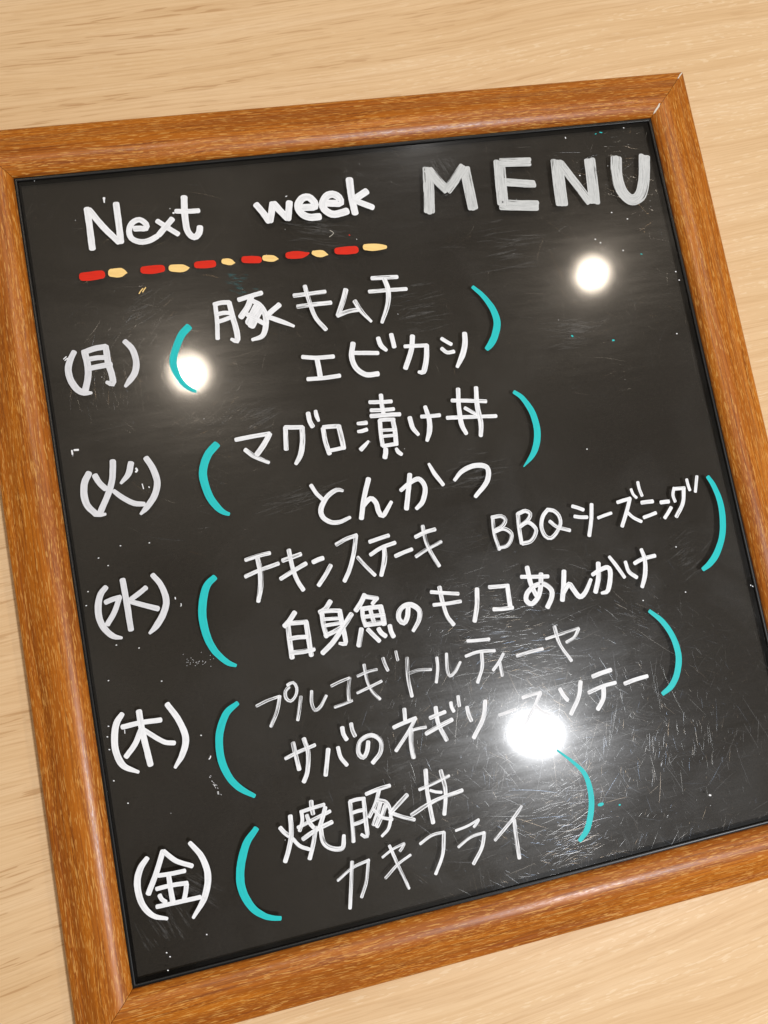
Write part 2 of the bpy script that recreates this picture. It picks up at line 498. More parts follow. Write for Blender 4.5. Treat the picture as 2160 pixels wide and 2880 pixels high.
# ------------------------------------------------------------------ the handwriting
# every stroke is a list of (x, y, width) in millimetres on the cover sheet, origin at the board's centre
WRITING = [
 ('letter','N','heading','white',0.00,[[(-101.52,127.29,2.34),(-101.63,119.49,2.33),(-101.86,112.18,2.33)],[(-100.81,126.76,2.34),(-96.92,119.97,2.34),(-92.33,113.6,2.34)],[(-91.07,128.09,2.35),(-91.31,120.35,2.35),(-91.56,113.51,2.34)]]),
 ('letter','e','heading','white',0.00,[[(-85.89,117.93,2.09),(-83.94,117.78,2.09),(-82,117.55,2.09),(-81.74,119.25,2.1),(-83.76,121.14,2.09),(-86.61,120.16,2.09),(-88.1,117.22,2.09),(-87.62,114.42,2.09),(-85.01,112.73,2.09),(-81.83,112.7,2.09),(-78.59,114.04,2.1)]]),
 ('letter','x','heading','white',0.00,[[(-77.48,119.87,1.97),(-74.43,117.09,1.97),(-71.01,114.12,1.97)],[(-72.2,120.06,2.11),(-75.05,117.26,2.1),(-77.77,114.57,2.1)]]),
 ('letter','t','heading','white',0.00,[[(-66.59,128,2.38),(-67.39,120.74,2.38),(-67.34,114.81,2.37),(-65.32,112.2,2.37),(-63.3,113.64,2.38),(-62.64,115.72,2.38)],[(-70.23,122.94,1.85),(-66.47,122.45,1.85),(-62.2,122.25,1.86)]]),
 ('letter','w','heading','white',0.00,[[(-40.61,122.13,2.55),(-38.67,118.72,2.55),(-37.05,115.34,2.55)],[(-36.56,115.29,2.41),(-35.51,118.54,2.42),(-34.49,121.98,2.42)],[(-34.12,121.77,2.69),(-32.24,118.88,2.69),(-30.07,115.79,2.69)],[(-29.8,115.4,2.56),(-28.99,118.52,2.56),(-28.22,121.65,2.56)]]),
 ('letter','e','heading','white',0.00,[[(-23.04,119.1,2.84),(-20.68,118.95,2.84),(-18.89,119,2.85),(-18.82,120.78,2.85),(-20.65,123.04,2.85),(-23.27,122.71,2.84),(-25.22,119.88,2.84),(-24.44,116.93,2.84),(-21.7,115.09,2.84),(-17.98,114.84,2.84)]]),
 ('letter','e','heading','white',0.00,[[(-13.99,119.89,2.85),(-11.3,119.52,2.86),(-8.89,119.43,2.86),(-9.11,121.7,2.86),(-11.32,123.24,2.86),(-13.86,122.58,2.86),(-15.71,119.9,2.85),(-15.44,117.53,2.85),(-13.07,115.36,2.85),(-10.69,115.2,2.86),(-7.1,115.88,2.86)]]),
 ('letter','k','heading','white',0.00,[[(-3.8,128.38,2.74),(-4.17,121.52,2.73),(-4,114.81,2.73)],[(1.84,122.86,2.74),(-0.86,121.52,2.74),(-3.58,120,2.73)],[(-3.58,120,2.32),(-0.42,118.2,2.33),(3.08,116.29,2.33)]]),
 ('letter','M','title','grey',0.28,[[(27.81,129.47,4.32),(26.34,120.02,4.31),(25.02,111.9,4.29)],[(27.91,129.09,3.76),(30.61,124.36,3.76),(33.73,119.96,3.77)],[(33.73,119.96,3.77),(37.79,123.97,3.78),(42.24,128.91,3.79)],[(42.56,128.13,4.21),(42.61,119.74,4.2),(42.65,111.39,4.19)]]),
 ('letter','E','title','grey',0.28,[[(57.19,129.25,4.67),(56.03,120.54,4.66),(55.14,112.04,4.64)],[(57.6,129.09,3.68),(63.85,128.6,3.69),(69.58,128.17,3.7)],[(57.39,120.84,3.25),(63.5,119.74,3.26),(69.48,118.72,3.27)],[(54.37,111.57,4.36),(61.59,110.58,4.37),(68.88,109.69,4.39)]]),
 ('letter','N','title','grey',0.28,[[(81.12,127.18,5.16),(80.09,117.97,5.14),(79.45,109.34,5.12)],[(82.27,126.3,3.58),(86.59,118.03,3.58),(91.28,108.79,3.58)],[(95.14,126.32,4.76),(94.21,116.84,4.74),(93.22,108.38,4.73)]]),
 ('letter','U','title','grey',0.28,[[(106.71,126.22,4.79),(105.31,119.12,4.77),(105.76,112.16,4.77),(109.06,107.78,4.77),(113.27,109.04,4.78),(116.55,115.62,4.8),(118.99,125.36,4.82)]]),
 ('dash','','underline','red',0.00,[[(-106.29,101.99,3.21),(-104.19,101.89,3.34),(-102,101.99,3.35),(-100.38,101.99,3.09)]]),
 ('dash','','underline','cream',0.00,[[(-96.17,102.14,3.1),(-94.82,101.97,3.49),(-92.94,101.94,3.36),(-91.77,101.72,1.55),(-91.24,101.52,0.39)]]),
 ('dash','','underline','red',0.00,[[(-84.9,101.82,2.86),(-83.18,101.64,3.12),(-80.96,101.6,3.13),(-79.04,101.64,2.87)]]),
 ('dash','','underline','cream',0.00,[[(-74.98,101.34,2.61),(-73.36,101.07,3.01),(-71.14,100.83,2.88),(-69.71,100.72,1.57),(-68.99,100.74,0.39)]]),
 ('dash','','underline','red',0.00,[[(-65.75,101.44,2.63),(-63.3,101.28,2.89),(-60.45,101.2,2.77)]]),
 ('dash','','underline','cream',0.00,[[(-55.94,101.62,2.11),(-54.54,101.31,2.64),(-53.3,100.88,2.12),(-52.29,100.61,0.4)]]),
 ('dash','','underline','red',0.00,[[(-48.34,101.38,2.65),(-45.87,101.08,2.79),(-43.53,100.8,2.66)]]),
 ('dash','','underline','cream',0.00,[[(-40.79,101.09,2.26),(-39.34,100.77,2.67),(-37.71,100.5,2.4),(-36.74,100.32,1.33),(-36.16,100.17,0.4)]]),
 ('dash','','underline','red',0.00,[[(-31.92,101.06,2.54),(-29.91,100.96,2.95),(-27.25,100.74,2.68),(-25.55,100.79,1.61),(-24.43,101,0.67)]]),
 ('dash','','underline','cream',0.00,[[(-22.31,100.85,1.88),(-21.19,100.47,2.69),(-19.2,100.16,2.69),(-18.07,99.81,1.35),(-17.39,99.58,0.4)]]),
 ('dash','','underline','red',0.00,[[(-13.24,100.57,2.7),(-10.25,100.36,3.11),(-6.82,100.23,2.98)]]),
 ('dash','','underline','cream',0.00,[[(-2.29,100.76,2.45),(-0.19,100.44,2.86),(2.91,100.21,2.45),(5.03,99.95,1.5)]]),
 ('bracket','(','Monday','dull',0.05,[[(-113.52,74.61,1.9),(-115.39,71.48,2.15),(-116.33,68.5,2.27),(-115.97,64.52,2.27),(-114.15,60.82,2.27),(-112.06,59.43,2.15),(-109.74,59.02,1.01)]]),
 ('character','月','Monday','dull',0.05,[[(-109.93,74.1,2.29),(-109.57,69.5,2.28),(-110.06,64.96,2.28),(-111.52,60.66,2.27)],[(-110.3,74.05,2.03),(-106.49,74.94,2.04),(-102.61,75.13,2.04)],[(-102.47,75.04,2.17),(-102.5,69.48,2.29),(-101.83,64.09,2.16),(-102.14,61.34,2.29),(-103.97,62.1,1.27)],[(-108.78,71.36,1.78),(-105.76,71.43,1.78),(-102.73,71.1,1.78)],[(-109.26,67.97,1.9),(-105.61,68.2,1.91),(-101.72,68.44,1.91)]]),
 ('bracket',')','Monday','dull',0.05,[[(-95.64,76.09,1.92),(-93.47,72.85,2.18),(-92.83,68.1,2.3),(-93.87,64.26,2.3),(-96.07,61.6,2.04),(-97.84,59.72,1.15)]]),
 ('bracket','(','Tuesday','dull',0.05,[[(-114.71,30.51,2.12),(-116.53,27.46,2.37),(-117.33,23.45,2.36),(-116.77,19.38,2.24),(-114.39,15.9,2.11)],[(-114.66,15.63,1.37),(-112.9,15.33,1.49),(-111.25,15.3,1)]]),
 ('character','火','Tuesday','dull',0.05,[[(-112.77,29.33,2),(-111.6,26.48,2),(-109.95,24.28,2)],[(-106.05,33.43,2.14),(-107.2,27.19,2.13),(-109.36,22.11,2.12),(-112.95,16.03,2.11)],[(-100.12,31.76,2.14),(-101.47,28.17,2.14),(-104.43,25.29,1)],[(-107.28,22.88,1.5),(-104.38,19.83,1.88),(-101.08,17.44,1.88),(-97.89,16.65,1.63)]]),
 ('bracket',')','Tuesday','dull',0.05,[[(-94.65,32.72,2.02),(-92.83,28.37,2.27),(-92.22,23.26,2.27),(-93.96,18.87,2.27),(-97.13,15.23,2.01),(-99.39,13.38,1)]]),
 ('bracket','(','Wednesday','dull',0.05,[[(-114.76,-10.05,1.85),(-116.77,-12.01,2.09),(-118.17,-15.93,2.21),(-118.3,-20.54,2.2),(-116.85,-24.52,2.08),(-114.56,-27.12,1.84),(-112.08,-28.1,0.98)]]),
 ('character','水','Wednesday','dull',0.05,[[(-108.85,-8.49,1.98),(-108.67,-17.11,2.1),(-108.64,-25.8,1.97)],[(-115.49,-15.04,1.72),(-113.02,-14.48,1.72),(-110.59,-14.25,1.73)],[(-110.93,-14.5,1.85),(-113.04,-18.76,1.84),(-115.97,-22.53,1.84)],[(-101.61,-12.56,1.74),(-104.76,-14.41,1.73),(-107.85,-16.02,1.73)],[(-107.86,-16.08,1.6),(-103.37,-18.27,1.73),(-98.71,-20.49,1.86)]]),
 ('bracket',')','Wednesday','dull',0.05,[[(-98.65,-8.64,1.74),(-96.33,-12.85,1.99),(-95.44,-18.36,2.24),(-97.23,-22.71,2.23),(-100.04,-26.22,2.1),(-102.61,-28.27,0.99)]]),
 ('bracket','(','Thursday','white',0.00,[[(-115.71,-53.58,1.7),(-117.93,-56.28,2.18),(-119.23,-60.81,2.29),(-119.39,-65.87,2.17),(-117.67,-70.57,2.05),(-113.28,-73.62,1.09)]]),
 ('character','木','Thursday','white',0.00,[[(-116.16,-57.86,1.7),(-110.45,-57.62,1.7),(-103.53,-58.1,1.71)],[(-110.04,-53.86,2.07),(-109.98,-60.38,2.06),(-109,-72.02,2.06)],[(-110.36,-59.99,1.82),(-112.92,-64.27,1.82),(-116.37,-67.72,1.81)],[(-109.5,-60.17,1.58),(-105.73,-63.7,1.58),(-103.06,-65.78,1.58),(-100.21,-66.63,1.58)]]),
 ('bracket',')','Thursday','white',0.00,[[(-100.51,-53.4,1.84),(-97.58,-59.35,2.08),(-96.22,-65.72,2.2),(-98.01,-70.8,2.07),(-101.09,-74.71,1.09)]]),
 ('bracket','(','Friday','white',0.00,[[(-114.68,-102.05,1.67),(-117.34,-104.89,2.14),(-118.95,-109.57,2.14),(-118.46,-115.75,2.01),(-115.53,-120.49,1.66),(-111.19,-122.56,1.07)]]),
 ('character','金','Friday','white',0.00,[[(-109.27,-101.02,1.8),(-112.42,-107.32,1.79),(-115.86,-113.25,1.78)],[(-109.02,-101.08,1.56),(-105.52,-104.97,1.56),(-100.71,-107.8,1.56)],[(-111.77,-108.34,1.43),(-107.64,-108.71,1.44),(-103.29,-108.83,1.44)],[(-112.99,-112.42,1.43),(-108.2,-112.4,1.43),(-103.15,-112.85,1.44)],[(-108.6,-109,1.67),(-108.64,-113.57,1.67),(-108.52,-117.75,1.67)],[(-112.38,-114.69,1.43),(-111.92,-116.07,1.43),(-110.87,-117.18,1.43)],[(-103.32,-113.31,1.56),(-104,-115.7,1.55),(-104.84,-117.78,1.55)],[(-113.75,-118.05,1.43),(-106.55,-118.23,1.43),(-99.64,-118.38,1.44)]]),
 ('bracket',')','Friday','white',0.00,[[(-100.15,-100.32,1.45),(-97.09,-105.57,1.93),(-96.04,-111.98,2.17),(-98.13,-118.64,2.04),(-102.78,-124.27,1.07)]]),
 ('teal_bracket','(','Monday','teal',0.00,[[(-72.53,78.54,2.6),(-75.5,75.89,2.72),(-78.2,71.38,2.58),(-79.97,66.93,2.58),(-79.91,63.24,2.45),(-78.34,58.67,1.93),(-76.24,55.86,1.54),(-73.81,54.17,1.03)]]),
 ('teal_bracket',')','Monday','teal',0.00,[[(36.18,79.87,1.52),(39.43,75.94,1.93),(42.27,70.33,2.48),(43.03,64.82,2.76),(41.18,59.69,2.75),(38.79,56.44,2.61),(36.75,54.73,1.78)]]),
 ('teal_bracket','(','Tuesday','teal',0.00,[[(-69.64,33.86,2.69),(-73.27,30.58,2.81),(-75.68,25.89,2.81),(-76.15,21.4,2.8),(-75.06,15.36,2.67),(-72.91,11.1,2.42),(-71.05,8.99,1.78),(-69.36,8.09,1.27)]]),
 ('teal_bracket',')','Tuesday','teal',0.00,[[(44.07,36.55,1.5),(46.98,33.57,1.92),(49.62,27.51,2.46),(50.15,21.09,2.59),(48.93,15.66,2.59),(46.25,11.19,2.04),(41.93,7.37,0.41)]]),
 ('teal_bracket','(','Wednesday','teal',0.00,[[(-77.91,-13.18,2.14),(-80.93,-15.55,2.51),(-83.08,-20.37,2.75),(-84.2,-26.46,2.74),(-83.78,-33.12,2.61),(-82.31,-37.79,2.36),(-80.36,-40.98,2.11),(-78,-43.58,1.87),(-75.6,-44.99,1.12)]]),
 ('teal_bracket',')','Wednesday','teal',0.00,[[(115.21,-8.65,1.68),(116.88,-12.58,2.1),(118.01,-19.03,2.38),(117.45,-26.07,2.51),(115.5,-32.82,2.5),(111.65,-38.84,2.63),(108.01,-42.04,2.35),(104.69,-43.71,1.65)]]),
 ('teal_bracket','(','Thursday','teal',0.00,[[(-77.17,-57.78,1.61),(-81.33,-60.31,2.35),(-84.21,-65.23,2.59),(-85.49,-70.15,2.58),(-85.48,-76.54,2.57),(-83.7,-82.39,2.33),(-80.72,-86.53,2.08),(-76.54,-89.92,1.35)]]),
 ('teal_bracket',')','Thursday','teal',0.00,[[(79.46,-55.15,1.36),(83.82,-60.18,2.03),(86.69,-66.88,2.3),(87.24,-73.96,2.44),(85.19,-79.98,2.43),(81.88,-84.2,2.29),(77.71,-86.36,1.61)]]),
 ('teal_bracket','(','Friday','teal',0.00,[[(-77.75,-100.61,1.95),(-82.11,-105.18,2.55),(-85.24,-113,2.78),(-85.64,-119.6,2.66),(-83.4,-125.69,2.41),(-80.27,-129.02,2.05),(-77.38,-130.65,1.69),(-74.6,-131.43,1.45)]]),
 ('teal_bracket',')','Friday','teal',0.00,[[(32.89,-97.84,0.65),(37.81,-103.13,1.17),(41.29,-108.12,1.7),(42.26,-114.24,2.09),(41.25,-120.73,2.21),(38.29,-127.3,2.2),(34.51,-130.75,1.55)]]),
 ('character','豚','Monday first dish','white',0.10,[[(-61.87,85.46,1.57),(-62.22,79.01,1.57),(-63.07,72.73,1.56)],[(-62.16,85.67,1.7),(-59.57,86.02,1.71),(-56.84,85.76,1.71)],[(-56.76,85.65,1.84),(-56.41,80.97,1.97),(-55.82,74.39,2.1),(-56.24,70.86,1.96),(-58.14,71.77,1.18)],[(-61.7,81.84,1.57),(-59.55,82.07,1.57),(-57.58,81.81,1.57)],[(-62.17,78.94,1.57),(-59.32,79.48,1.57),(-56.53,80.23,1.57)],[(-53.06,86.3,1.71),(-48.58,87.17,1.72),(-44.5,87.85,1.72)],[(-48.47,86.81,2.24),(-50.19,83.41,2.24),(-53.35,79.7,2.23)],[(-48.59,85.51,1.58),(-45.92,83.3,1.98),(-44.47,79.72,2.11),(-44.83,75.63,2.11),(-46.73,71.6,1.84),(-50.68,70.54,1.18)],[(-47,82.75,2.9),(-48.95,79.97,2.9),(-50.84,77.07,2.89)],[(-45.81,81.97,2.9),(-47.93,79.15,2.9),(-50.11,75.94,2.89)],[(-50.88,80.23,1.71),(-48.09,78.21,1.71),(-45.43,75.99,1.71)],[(-38.78,82.43,1.99),(-41.4,80.69,1.98),(-43.94,78.96,1.98)],[(-43.75,78.52,1.85),(-39.49,76.29,1.85),(-34.79,73.65,1.06)]]),
 ('character','キ','Monday first dish','white',0.35,[[(-28.05,88.36,1.6),(-27.48,82.51,1.6),(-26.19,75.89,1.6),(-23.21,70.8,1.6)],[(-32.62,85.27,1.6),(-26.91,85.23,1.6),(-20.98,85.28,1.61)],[(-32.04,80.85,1.6),(-25.98,80.92,1.6),(-19.57,80.78,1.61)]]),
 ('character','ム','Monday first dish','white',0.35,[[(-13.03,84.96,1.88),(-14.92,80.7,1.88),(-17.61,75.62,1.87)],[(-17.8,75.47,1.61),(-13.51,76.58,1.61),(-9.38,76.73,1.61)],[(-10.41,80.11,1.75),(-8.79,76.2,1.61),(-5.69,71.57,1.08)]]),
 ('character','チ','Monday first dish','white',0.30,[[(-2.26,88.26,1.63),(2.37,87.96,1.63),(7.37,87.58,1.63)],[(-4.23,83.19,1.49),(2.81,82.85,1.49),(10.07,82.42,1.5)],[(2.34,87.4,1.77),(3.04,83.14,1.9),(1.9,77.43,1.76),(-1.61,70.66,1.35)]]),
 ('character','エ','Monday second dish','white',0.10,[[(-33.55,61.52,1.59),(-28.56,60.47,1.59),(-22.24,60.09,1.59)],[(-28.39,60.45,1.85),(-28.36,56.84,1.85),(-28.4,53.41,1.85)],[(-33.06,52.89,1.58),(-27.29,52.49,1.59),(-21.24,52.51,1.59)]]),
 ('character','ビ','Monday second dish','white',0.10,[[(-14.09,63.98,2),(-15.44,58.78,2),(-14.48,54.32,2),(-11.27,51.44,2),(-6.89,51.15,2)],[(-14.01,60.32,1.6),(-9.75,59.72,1.61),(-5.42,59.04,1.61)],[(-4.2,64.7,1.75),(-3.7,61.83,1.88),(-2.02,59.74,1.34)],[(1,65.39,1.75),(1.12,63.09,1.75),(1.21,60.62,1.75)]]),
 ('character','カ','Monday second dish','white',0.10,[[(8.96,63.69,1.89),(7.48,58.34,1.89),(3.99,51.84,1.88)],[(5.32,60.15,1.48),(9.61,59.8,1.49),(13.73,59.4,1.49)],[(13.71,59.3,1.9),(12.53,54.11,2.03),(10.59,49.49,2.02),(8.76,49.57,1.21)]]),
 ('character','シ','Monday second dish','white',0.10,[[(20.05,61.17,1.5),(21.56,59.83,1.5),(23.25,58.53,1.5)],[(19.3,57.32,1.49),(21.07,55.55,1.49),(23.72,55.53,1.5)],[(29.33,61.96,1.91),(28.62,57.86,2.18),(26.69,53.52,2.18),(23.94,49.49,1.36)]]),
 ('character','マ','Tuesday first dish','white',0.25,[[(-62.61,34.46,1.55),(-56.62,34.72,1.55),(-50.45,34.81,1.56)],[(-50.43,34.58,1.95),(-53.02,31.15,1.94),(-56.07,27.98,1.94)],[(-59.93,30.26,1.55),(-57.19,27.43,1.68),(-52.48,24.35,1.29)]]),
 ('character','グ','Tuesday first dish','white',0.25,[[(-44.3,36.13,1.69),(-44.96,31.88,1.69),(-45.39,28.2,1.69)],[(-44.34,36.24,1.56),(-41.48,35.76,1.57),(-38.27,35.29,1.57)],[(-38.29,35.2,1.83),(-39.16,29.62,1.96),(-40.68,25.18,1.95),(-42.82,22.29,1.3)],[(-35.25,40.13,1.7),(-35.15,37.07,1.7),(-34.48,35.08,1.7)],[(-32.39,40.54,1.31),(-32.32,38.67,1.57),(-31.91,36.84,1.05)]]),
 ('character','ロ','Tuesday first dish','white',0.20,[[(-30.79,33.62,1.7),(-30.78,28.97,1.7),(-30.12,24.08,1.7)],[(-30.54,34.13,1.57),(-27.9,33.99,1.58),(-24.96,33.63,1.58)],[(-24.96,33.63,1.84),(-24.73,29.7,1.84),(-24.59,25.28,1.84)],[(-30.47,25.15,1.44),(-27.46,25.24,1.44),(-24.43,25.43,1.44)]]),
 ('character','漬','Tuesday first dish','white',0.15,[[(-17.76,33.54,1.19),(-16.27,33.41,1.45),(-14.58,33.38,1.59)],[(-18.14,30.53,1.19),(-16.62,30.53,1.45),(-14.89,30.81,1.45)],[(-18.3,23.77,1.71),(-16.62,25.03,1.45),(-15.04,26.31,0.92)],[(-11.86,40.84,1.46),(-7.87,40.31,1.46),(-3.77,39.93,1.47)],[(-11.92,37.76,1.46),(-7.76,37.23,1.46),(-3.45,36.92,1.47)],[(-12.31,35.6,1.59),(-7.13,35.15,1.6),(-1.55,34.63,1.6)],[(-7.19,42.89,1.6),(-7.54,39.33,1.6),(-7.55,36.17,1.6)],[(-9.39,33.44,1.59),(-9.92,28.39,1.59),(-10.06,23.99,1.59)],[(-9.3,33.53,1.46),(-6.78,33.38,1.46),(-4.05,32.96,1.46)],[(-4.5,32.79,1.73),(-4.5,28.23,1.73),(-4.96,23.59,1.72)],[(-9.5,29.69,1.19),(-6.84,29.38,1.19),(-4.16,29.1,1.2)],[(-9.42,27.39,1.19),(-7.24,27.22,1.19),(-4.39,27.01,1.2)],[(-9.93,23.73,1.45),(-7.55,23.76,1.46),(-4.76,23.76,1.46)],[(-9.18,22.32,1.85),(-9.52,20.84,1.85),(-10.06,19.4,1.85)],[(-5.18,21.92,1.19),(-4.68,20.58,1.59),(-3.68,19.56,1.33)]]),
 ('character','け','Tuesday first dish','white',0.15,[[(2.01,32.71,1.74),(2.38,28.87,1.73),(3.98,25.94,1.33)],[(8.61,35.96,1.48),(9.2,30.92,1.88),(8.49,26.54,2.01),(6.9,23.18,1.33)],[(6.52,32.5,1.47),(9.86,32.2,1.47),(13.47,31.99,1.48)]]),
 ('character','丼','Tuesday first dish','white',0.20,[[(22.51,40.84,1.62),(21.45,33.91,1.75),(21.2,27.33,1.89),(22.3,23.52,1.62)],[(29.55,40.33,1.63),(28.64,33.16,1.9),(28.72,26.52,1.89),(27.76,21.79,1.62)],[(19.32,36.84,1.48),(25.63,35.79,1.49),(32.3,34.54,1.49)],[(16.22,30.53,1.48),(25.42,29.46,1.49),(35.13,28.32,1.49)],[(23.77,33.2,1.35),(25.69,31.69,1.35),(27.69,30.16,1.35)]]),
 ('character','と','Tuesday second dish','white',0.20,[[(-38.77,13.54,1.43),(-37.38,10.25,1.43),(-35.47,7.68,1.43)],[(-27.76,9.7,1.04),(-29.96,10.34,1.56),(-33.96,8.25,1.82),(-36.8,4.26,1.94),(-36.51,1.24,1.81),(-34.11,-0.92,1.68),(-30.91,-1.44,1.56),(-26.93,-0.41,1.3)]]),
 ('character','ん','Tuesday second dish','white',0.10,[[(-17.59,12.43,1.84),(-20.32,6.11,1.83),(-22.78,-1.46,1.82)],[(-21.56,2.65,1.57),(-18.27,5.1,1.83),(-16.43,3.28,1.83),(-16.05,-0.12,1.83),(-14.7,-1.86,1.83),(-10.78,2.56,1.31)]]),
 ('character','か','Tuesday second dish','white',0.10,[[(-2.04,11.48,1.85),(-3.88,5.02,1.85),(-5.66,-0.8,1.84)],[(-6.42,6.29,1.45),(-2.99,8.25,1.59),(0.97,9.36,1.72),(2.75,5.77,1.85),(0.88,0.85,1.85),(-1.84,-1.39,1.45)],[(5.87,14.27,1.06),(7.34,10.28,1.6),(9.72,5.73,1.46)]]),
 ('character','つ','Tuesday second dish','white',0.10,[[(14.42,6.72,1.33),(17.94,9.56,1.74),(23.09,10.85,1.88),(27.71,9.34,1.88),(26.7,4.35,1.88),(21.12,-0.71,1.47)]]),
 ('character','チ','Wednesday first dish','white',0.35,[[(-66.27,-9.13,1.39),(-62.21,-8.48,1.4),(-57.63,-8.17,1.4)],[(-67.31,-14.88,1.39),(-61.78,-13.55,1.4),(-55.22,-12.42,1.4)],[(-62.12,-9.3,1.65),(-61.94,-14.1,1.78),(-62.7,-19.41,1.77),(-64.35,-24.37,1.39)]]),
 ('character','キ','Wednesday first dish','white',0.30,[[(-50.69,-8.38,1.54),(-50.47,-14.58,1.53),(-49.56,-19.59,1.53),(-48.05,-23.26,1.53)],[(-53.42,-11.62,1.53),(-50.18,-11.07,1.53),(-46.87,-10.53,1.54)],[(-55.2,-17.91,1.53),(-50.72,-16.09,1.53),(-45.56,-14.17,1.54)]]),
 ('character','ン','Wednesday first dish','white',0.20,[[(-42.8,-14.09,1.67),(-41.09,-13.62,1.67),(-39.26,-13.36,1.67)],[(-36.88,-16.47,1.54),(-39.37,-19.53,1.54),(-42.29,-22.65,1.54)]]),
 ('character','ス','Wednesday first dish','white',0.30,[[(-33.48,-9.33,1.42),(-29.79,-8.01,1.42),(-25.7,-7.31,1.43)],[(-25.89,-7.44,1.56),(-27.81,-13.46,1.55),(-30.28,-18.91,1.55),(-32.89,-22.84,1.54)],[(-26.66,-15.31,1.29),(-24.23,-19.19,1.29),(-21.65,-22.78,1.29)]]),
 ('character','テ','Wednesday first dish','white',0.25,[[(-21.31,-10.5,1.43),(-17.88,-9.95,1.43),(-14.1,-9.45,1.44)],[(-21.84,-15.19,1.43),(-17.51,-13.39,1.43),(-12.25,-12.44,1.44)],[(-16.47,-13.18,1.56),(-17.08,-17.69,1.82),(-19.35,-23.27,1.43)]]),
 ('character','ー','Wednesday first dish','white',0.25,[[(-12.89,-17.29,1.43),(-9.73,-16.54,1.44),(-6.52,-15.95,1.44)]]),
 ('character','キ','Wednesday first dish','white',0.50,[[(-0.88,-8.27,1.45),(-0.72,-13.65,1.45),(0.37,-18.52,1.44),(2.42,-23.71,1.44)],[(-4.25,-11.69,1.44),(-0.48,-10.62,1.45),(3.42,-10.19,1.45)],[(-5.38,-18.81,1.31),(-1.02,-16.93,1.31),(4.85,-15.14,1.32)]]),
 ('character','B','Wednesday first dish','white',0.45,[[(26.03,-9.63,1.34),(25.51,-15.59,1.33),(26.13,-21.79,1.33)],[(25.79,-9.59,1.47),(29.45,-9.71,1.47),(30.72,-11.4,1.47),(29.03,-13.49,1.47),(25.8,-14.69,1.47)],[(25.63,-15,1.47),(29.35,-14.46,1.47),(31.95,-16.72,1.47),(31.17,-19.3,1.47),(29.24,-20.99,1.47),(26.41,-21.1,1.46)]]),
 ('character','B','Wednesday first dish','white',0.35,[[(35.94,-9.91,1.48),(35.36,-15.27,1.47),(35.14,-21.02,1.47)],[(36.13,-9.87,1.48),(39.08,-9.35,1.48),(40.74,-10.73,1.48),(39.33,-12.89,1.48),(35.9,-14.68,1.47)],[(35.89,-14.75,1.47),(39.22,-13.72,1.48),(41.69,-16.55,1.48),(40.96,-18.98,1.48),(38.76,-20.98,1.47),(35.52,-21.26,1.47)]]),
 ('character','Q','Wednesday first dish','white',0.35,[[(47.87,-10.3,1.49),(45.32,-12.72,1.48),(44.06,-16.45,1.48),(44.84,-20.01,1.48),(46.92,-21.13,1.48),(49.64,-19.31,1.48),(51.7,-16.41,1.49),(51.65,-13.3,1.49),(49.96,-11.11,1.49),(47.85,-10.4,1.49)],[(47.73,-14.86,1.35),(50.22,-17.46,1.35),(54.8,-19.57,1.35)]]),
 ('character','シ','Wednesday first dish','white',0.15,[[(57.81,-10.72,1.36),(59.79,-11.65,1.36),(61.79,-12.79,1.36)],[(57.85,-14.71,1.36),(60.24,-15.4,1.36),(62.69,-15.83,1.36)],[(65.51,-11.34,1.5),(64.29,-16.52,1.5),(62.05,-22.87,1.49)]]),
 ('character','ー','Wednesday first dish','white',0.15,[[(67.04,-16.82,1.23),(69.71,-16.34,1.23),(72.56,-15.93,1.23)]]),
 ('character','ズ','Wednesday first dish','white',0.15,[[(76.06,-12.33,1.37),(78.44,-11.97,1.37),(81.47,-11.67,1.37)],[(81.26,-11.81,1.51),(78.91,-16.42,1.51),(75.89,-21.59,1.5)],[(78.97,-16.5,1.23),(81.07,-19.14,1.23),(83.94,-21.21,1.24)],[(82.62,-8.28,1.1),(82.98,-10.28,1.1),(84.05,-11.79,1.1)],[(85.94,-6.01,1.24),(85.97,-8.66,1.24),(86.46,-11.39,1.24)]]),
 ('character','ニ','Wednesday first dish','white',0.15,[[(85.77,-14.09,1.51),(88,-14.15,1.52),(90.28,-14.33,1.52)],[(85.38,-19.82,1.37),(87.9,-19.44,1.38),(90.52,-18.95,1.38)]]),
 ('character','ン','Wednesday first dish','white',0.15,[[(93.55,-15.31,1.52),(95.23,-15.38,1.52),(96.78,-15.5,1.52)],[(97.26,-17.99,1.38),(95.66,-19.65,1.38),(93.81,-21.45,1.38)]]),
 ('character','グ','Wednesday first dish','white',0.20,[[(100.19,-10.69,1.25),(99.11,-13.34,1.25),(99.46,-15.88,1.25)],[(100.11,-11.03,1.39),(102.27,-11.21,1.39),(104.5,-11.41,1.39)],[(104.15,-11.63,1.53),(102.47,-17.1,1.53),(98.64,-21.75,1.52)],[(106.2,-8.3,1.25),(106.29,-10.64,1.25),(106.53,-12.53,1.25)],[(110.72,-7.8,1.26),(109.77,-10.5,1.26),(108.69,-13.54,1.25)]]),
 ('character','白','Wednesday second dish','white',0.25,[[(-52.44,-30.69,1.78),(-54.97,-33.33,1.77),(-56.72,-34.65,1.77)],[(-55.49,-34.51,1.77),(-55.82,-40.16,1.77),(-56.01,-46.08,1.76)],[(-55.08,-34.01,1.65),(-51.96,-34.39,1.65),(-48.83,-34.77,1.65)],[(-49,-34.86,1.78),(-49.13,-40.52,1.77),(-49.22,-46.54,1.77)],[(-55.69,-39.4,1.52),(-52.84,-39.48,1.52),(-49.66,-39.94,1.52)],[(-55.92,-44.42,1.64),(-52.16,-44.75,1.64),(-48,-44.72,1.65)]]),
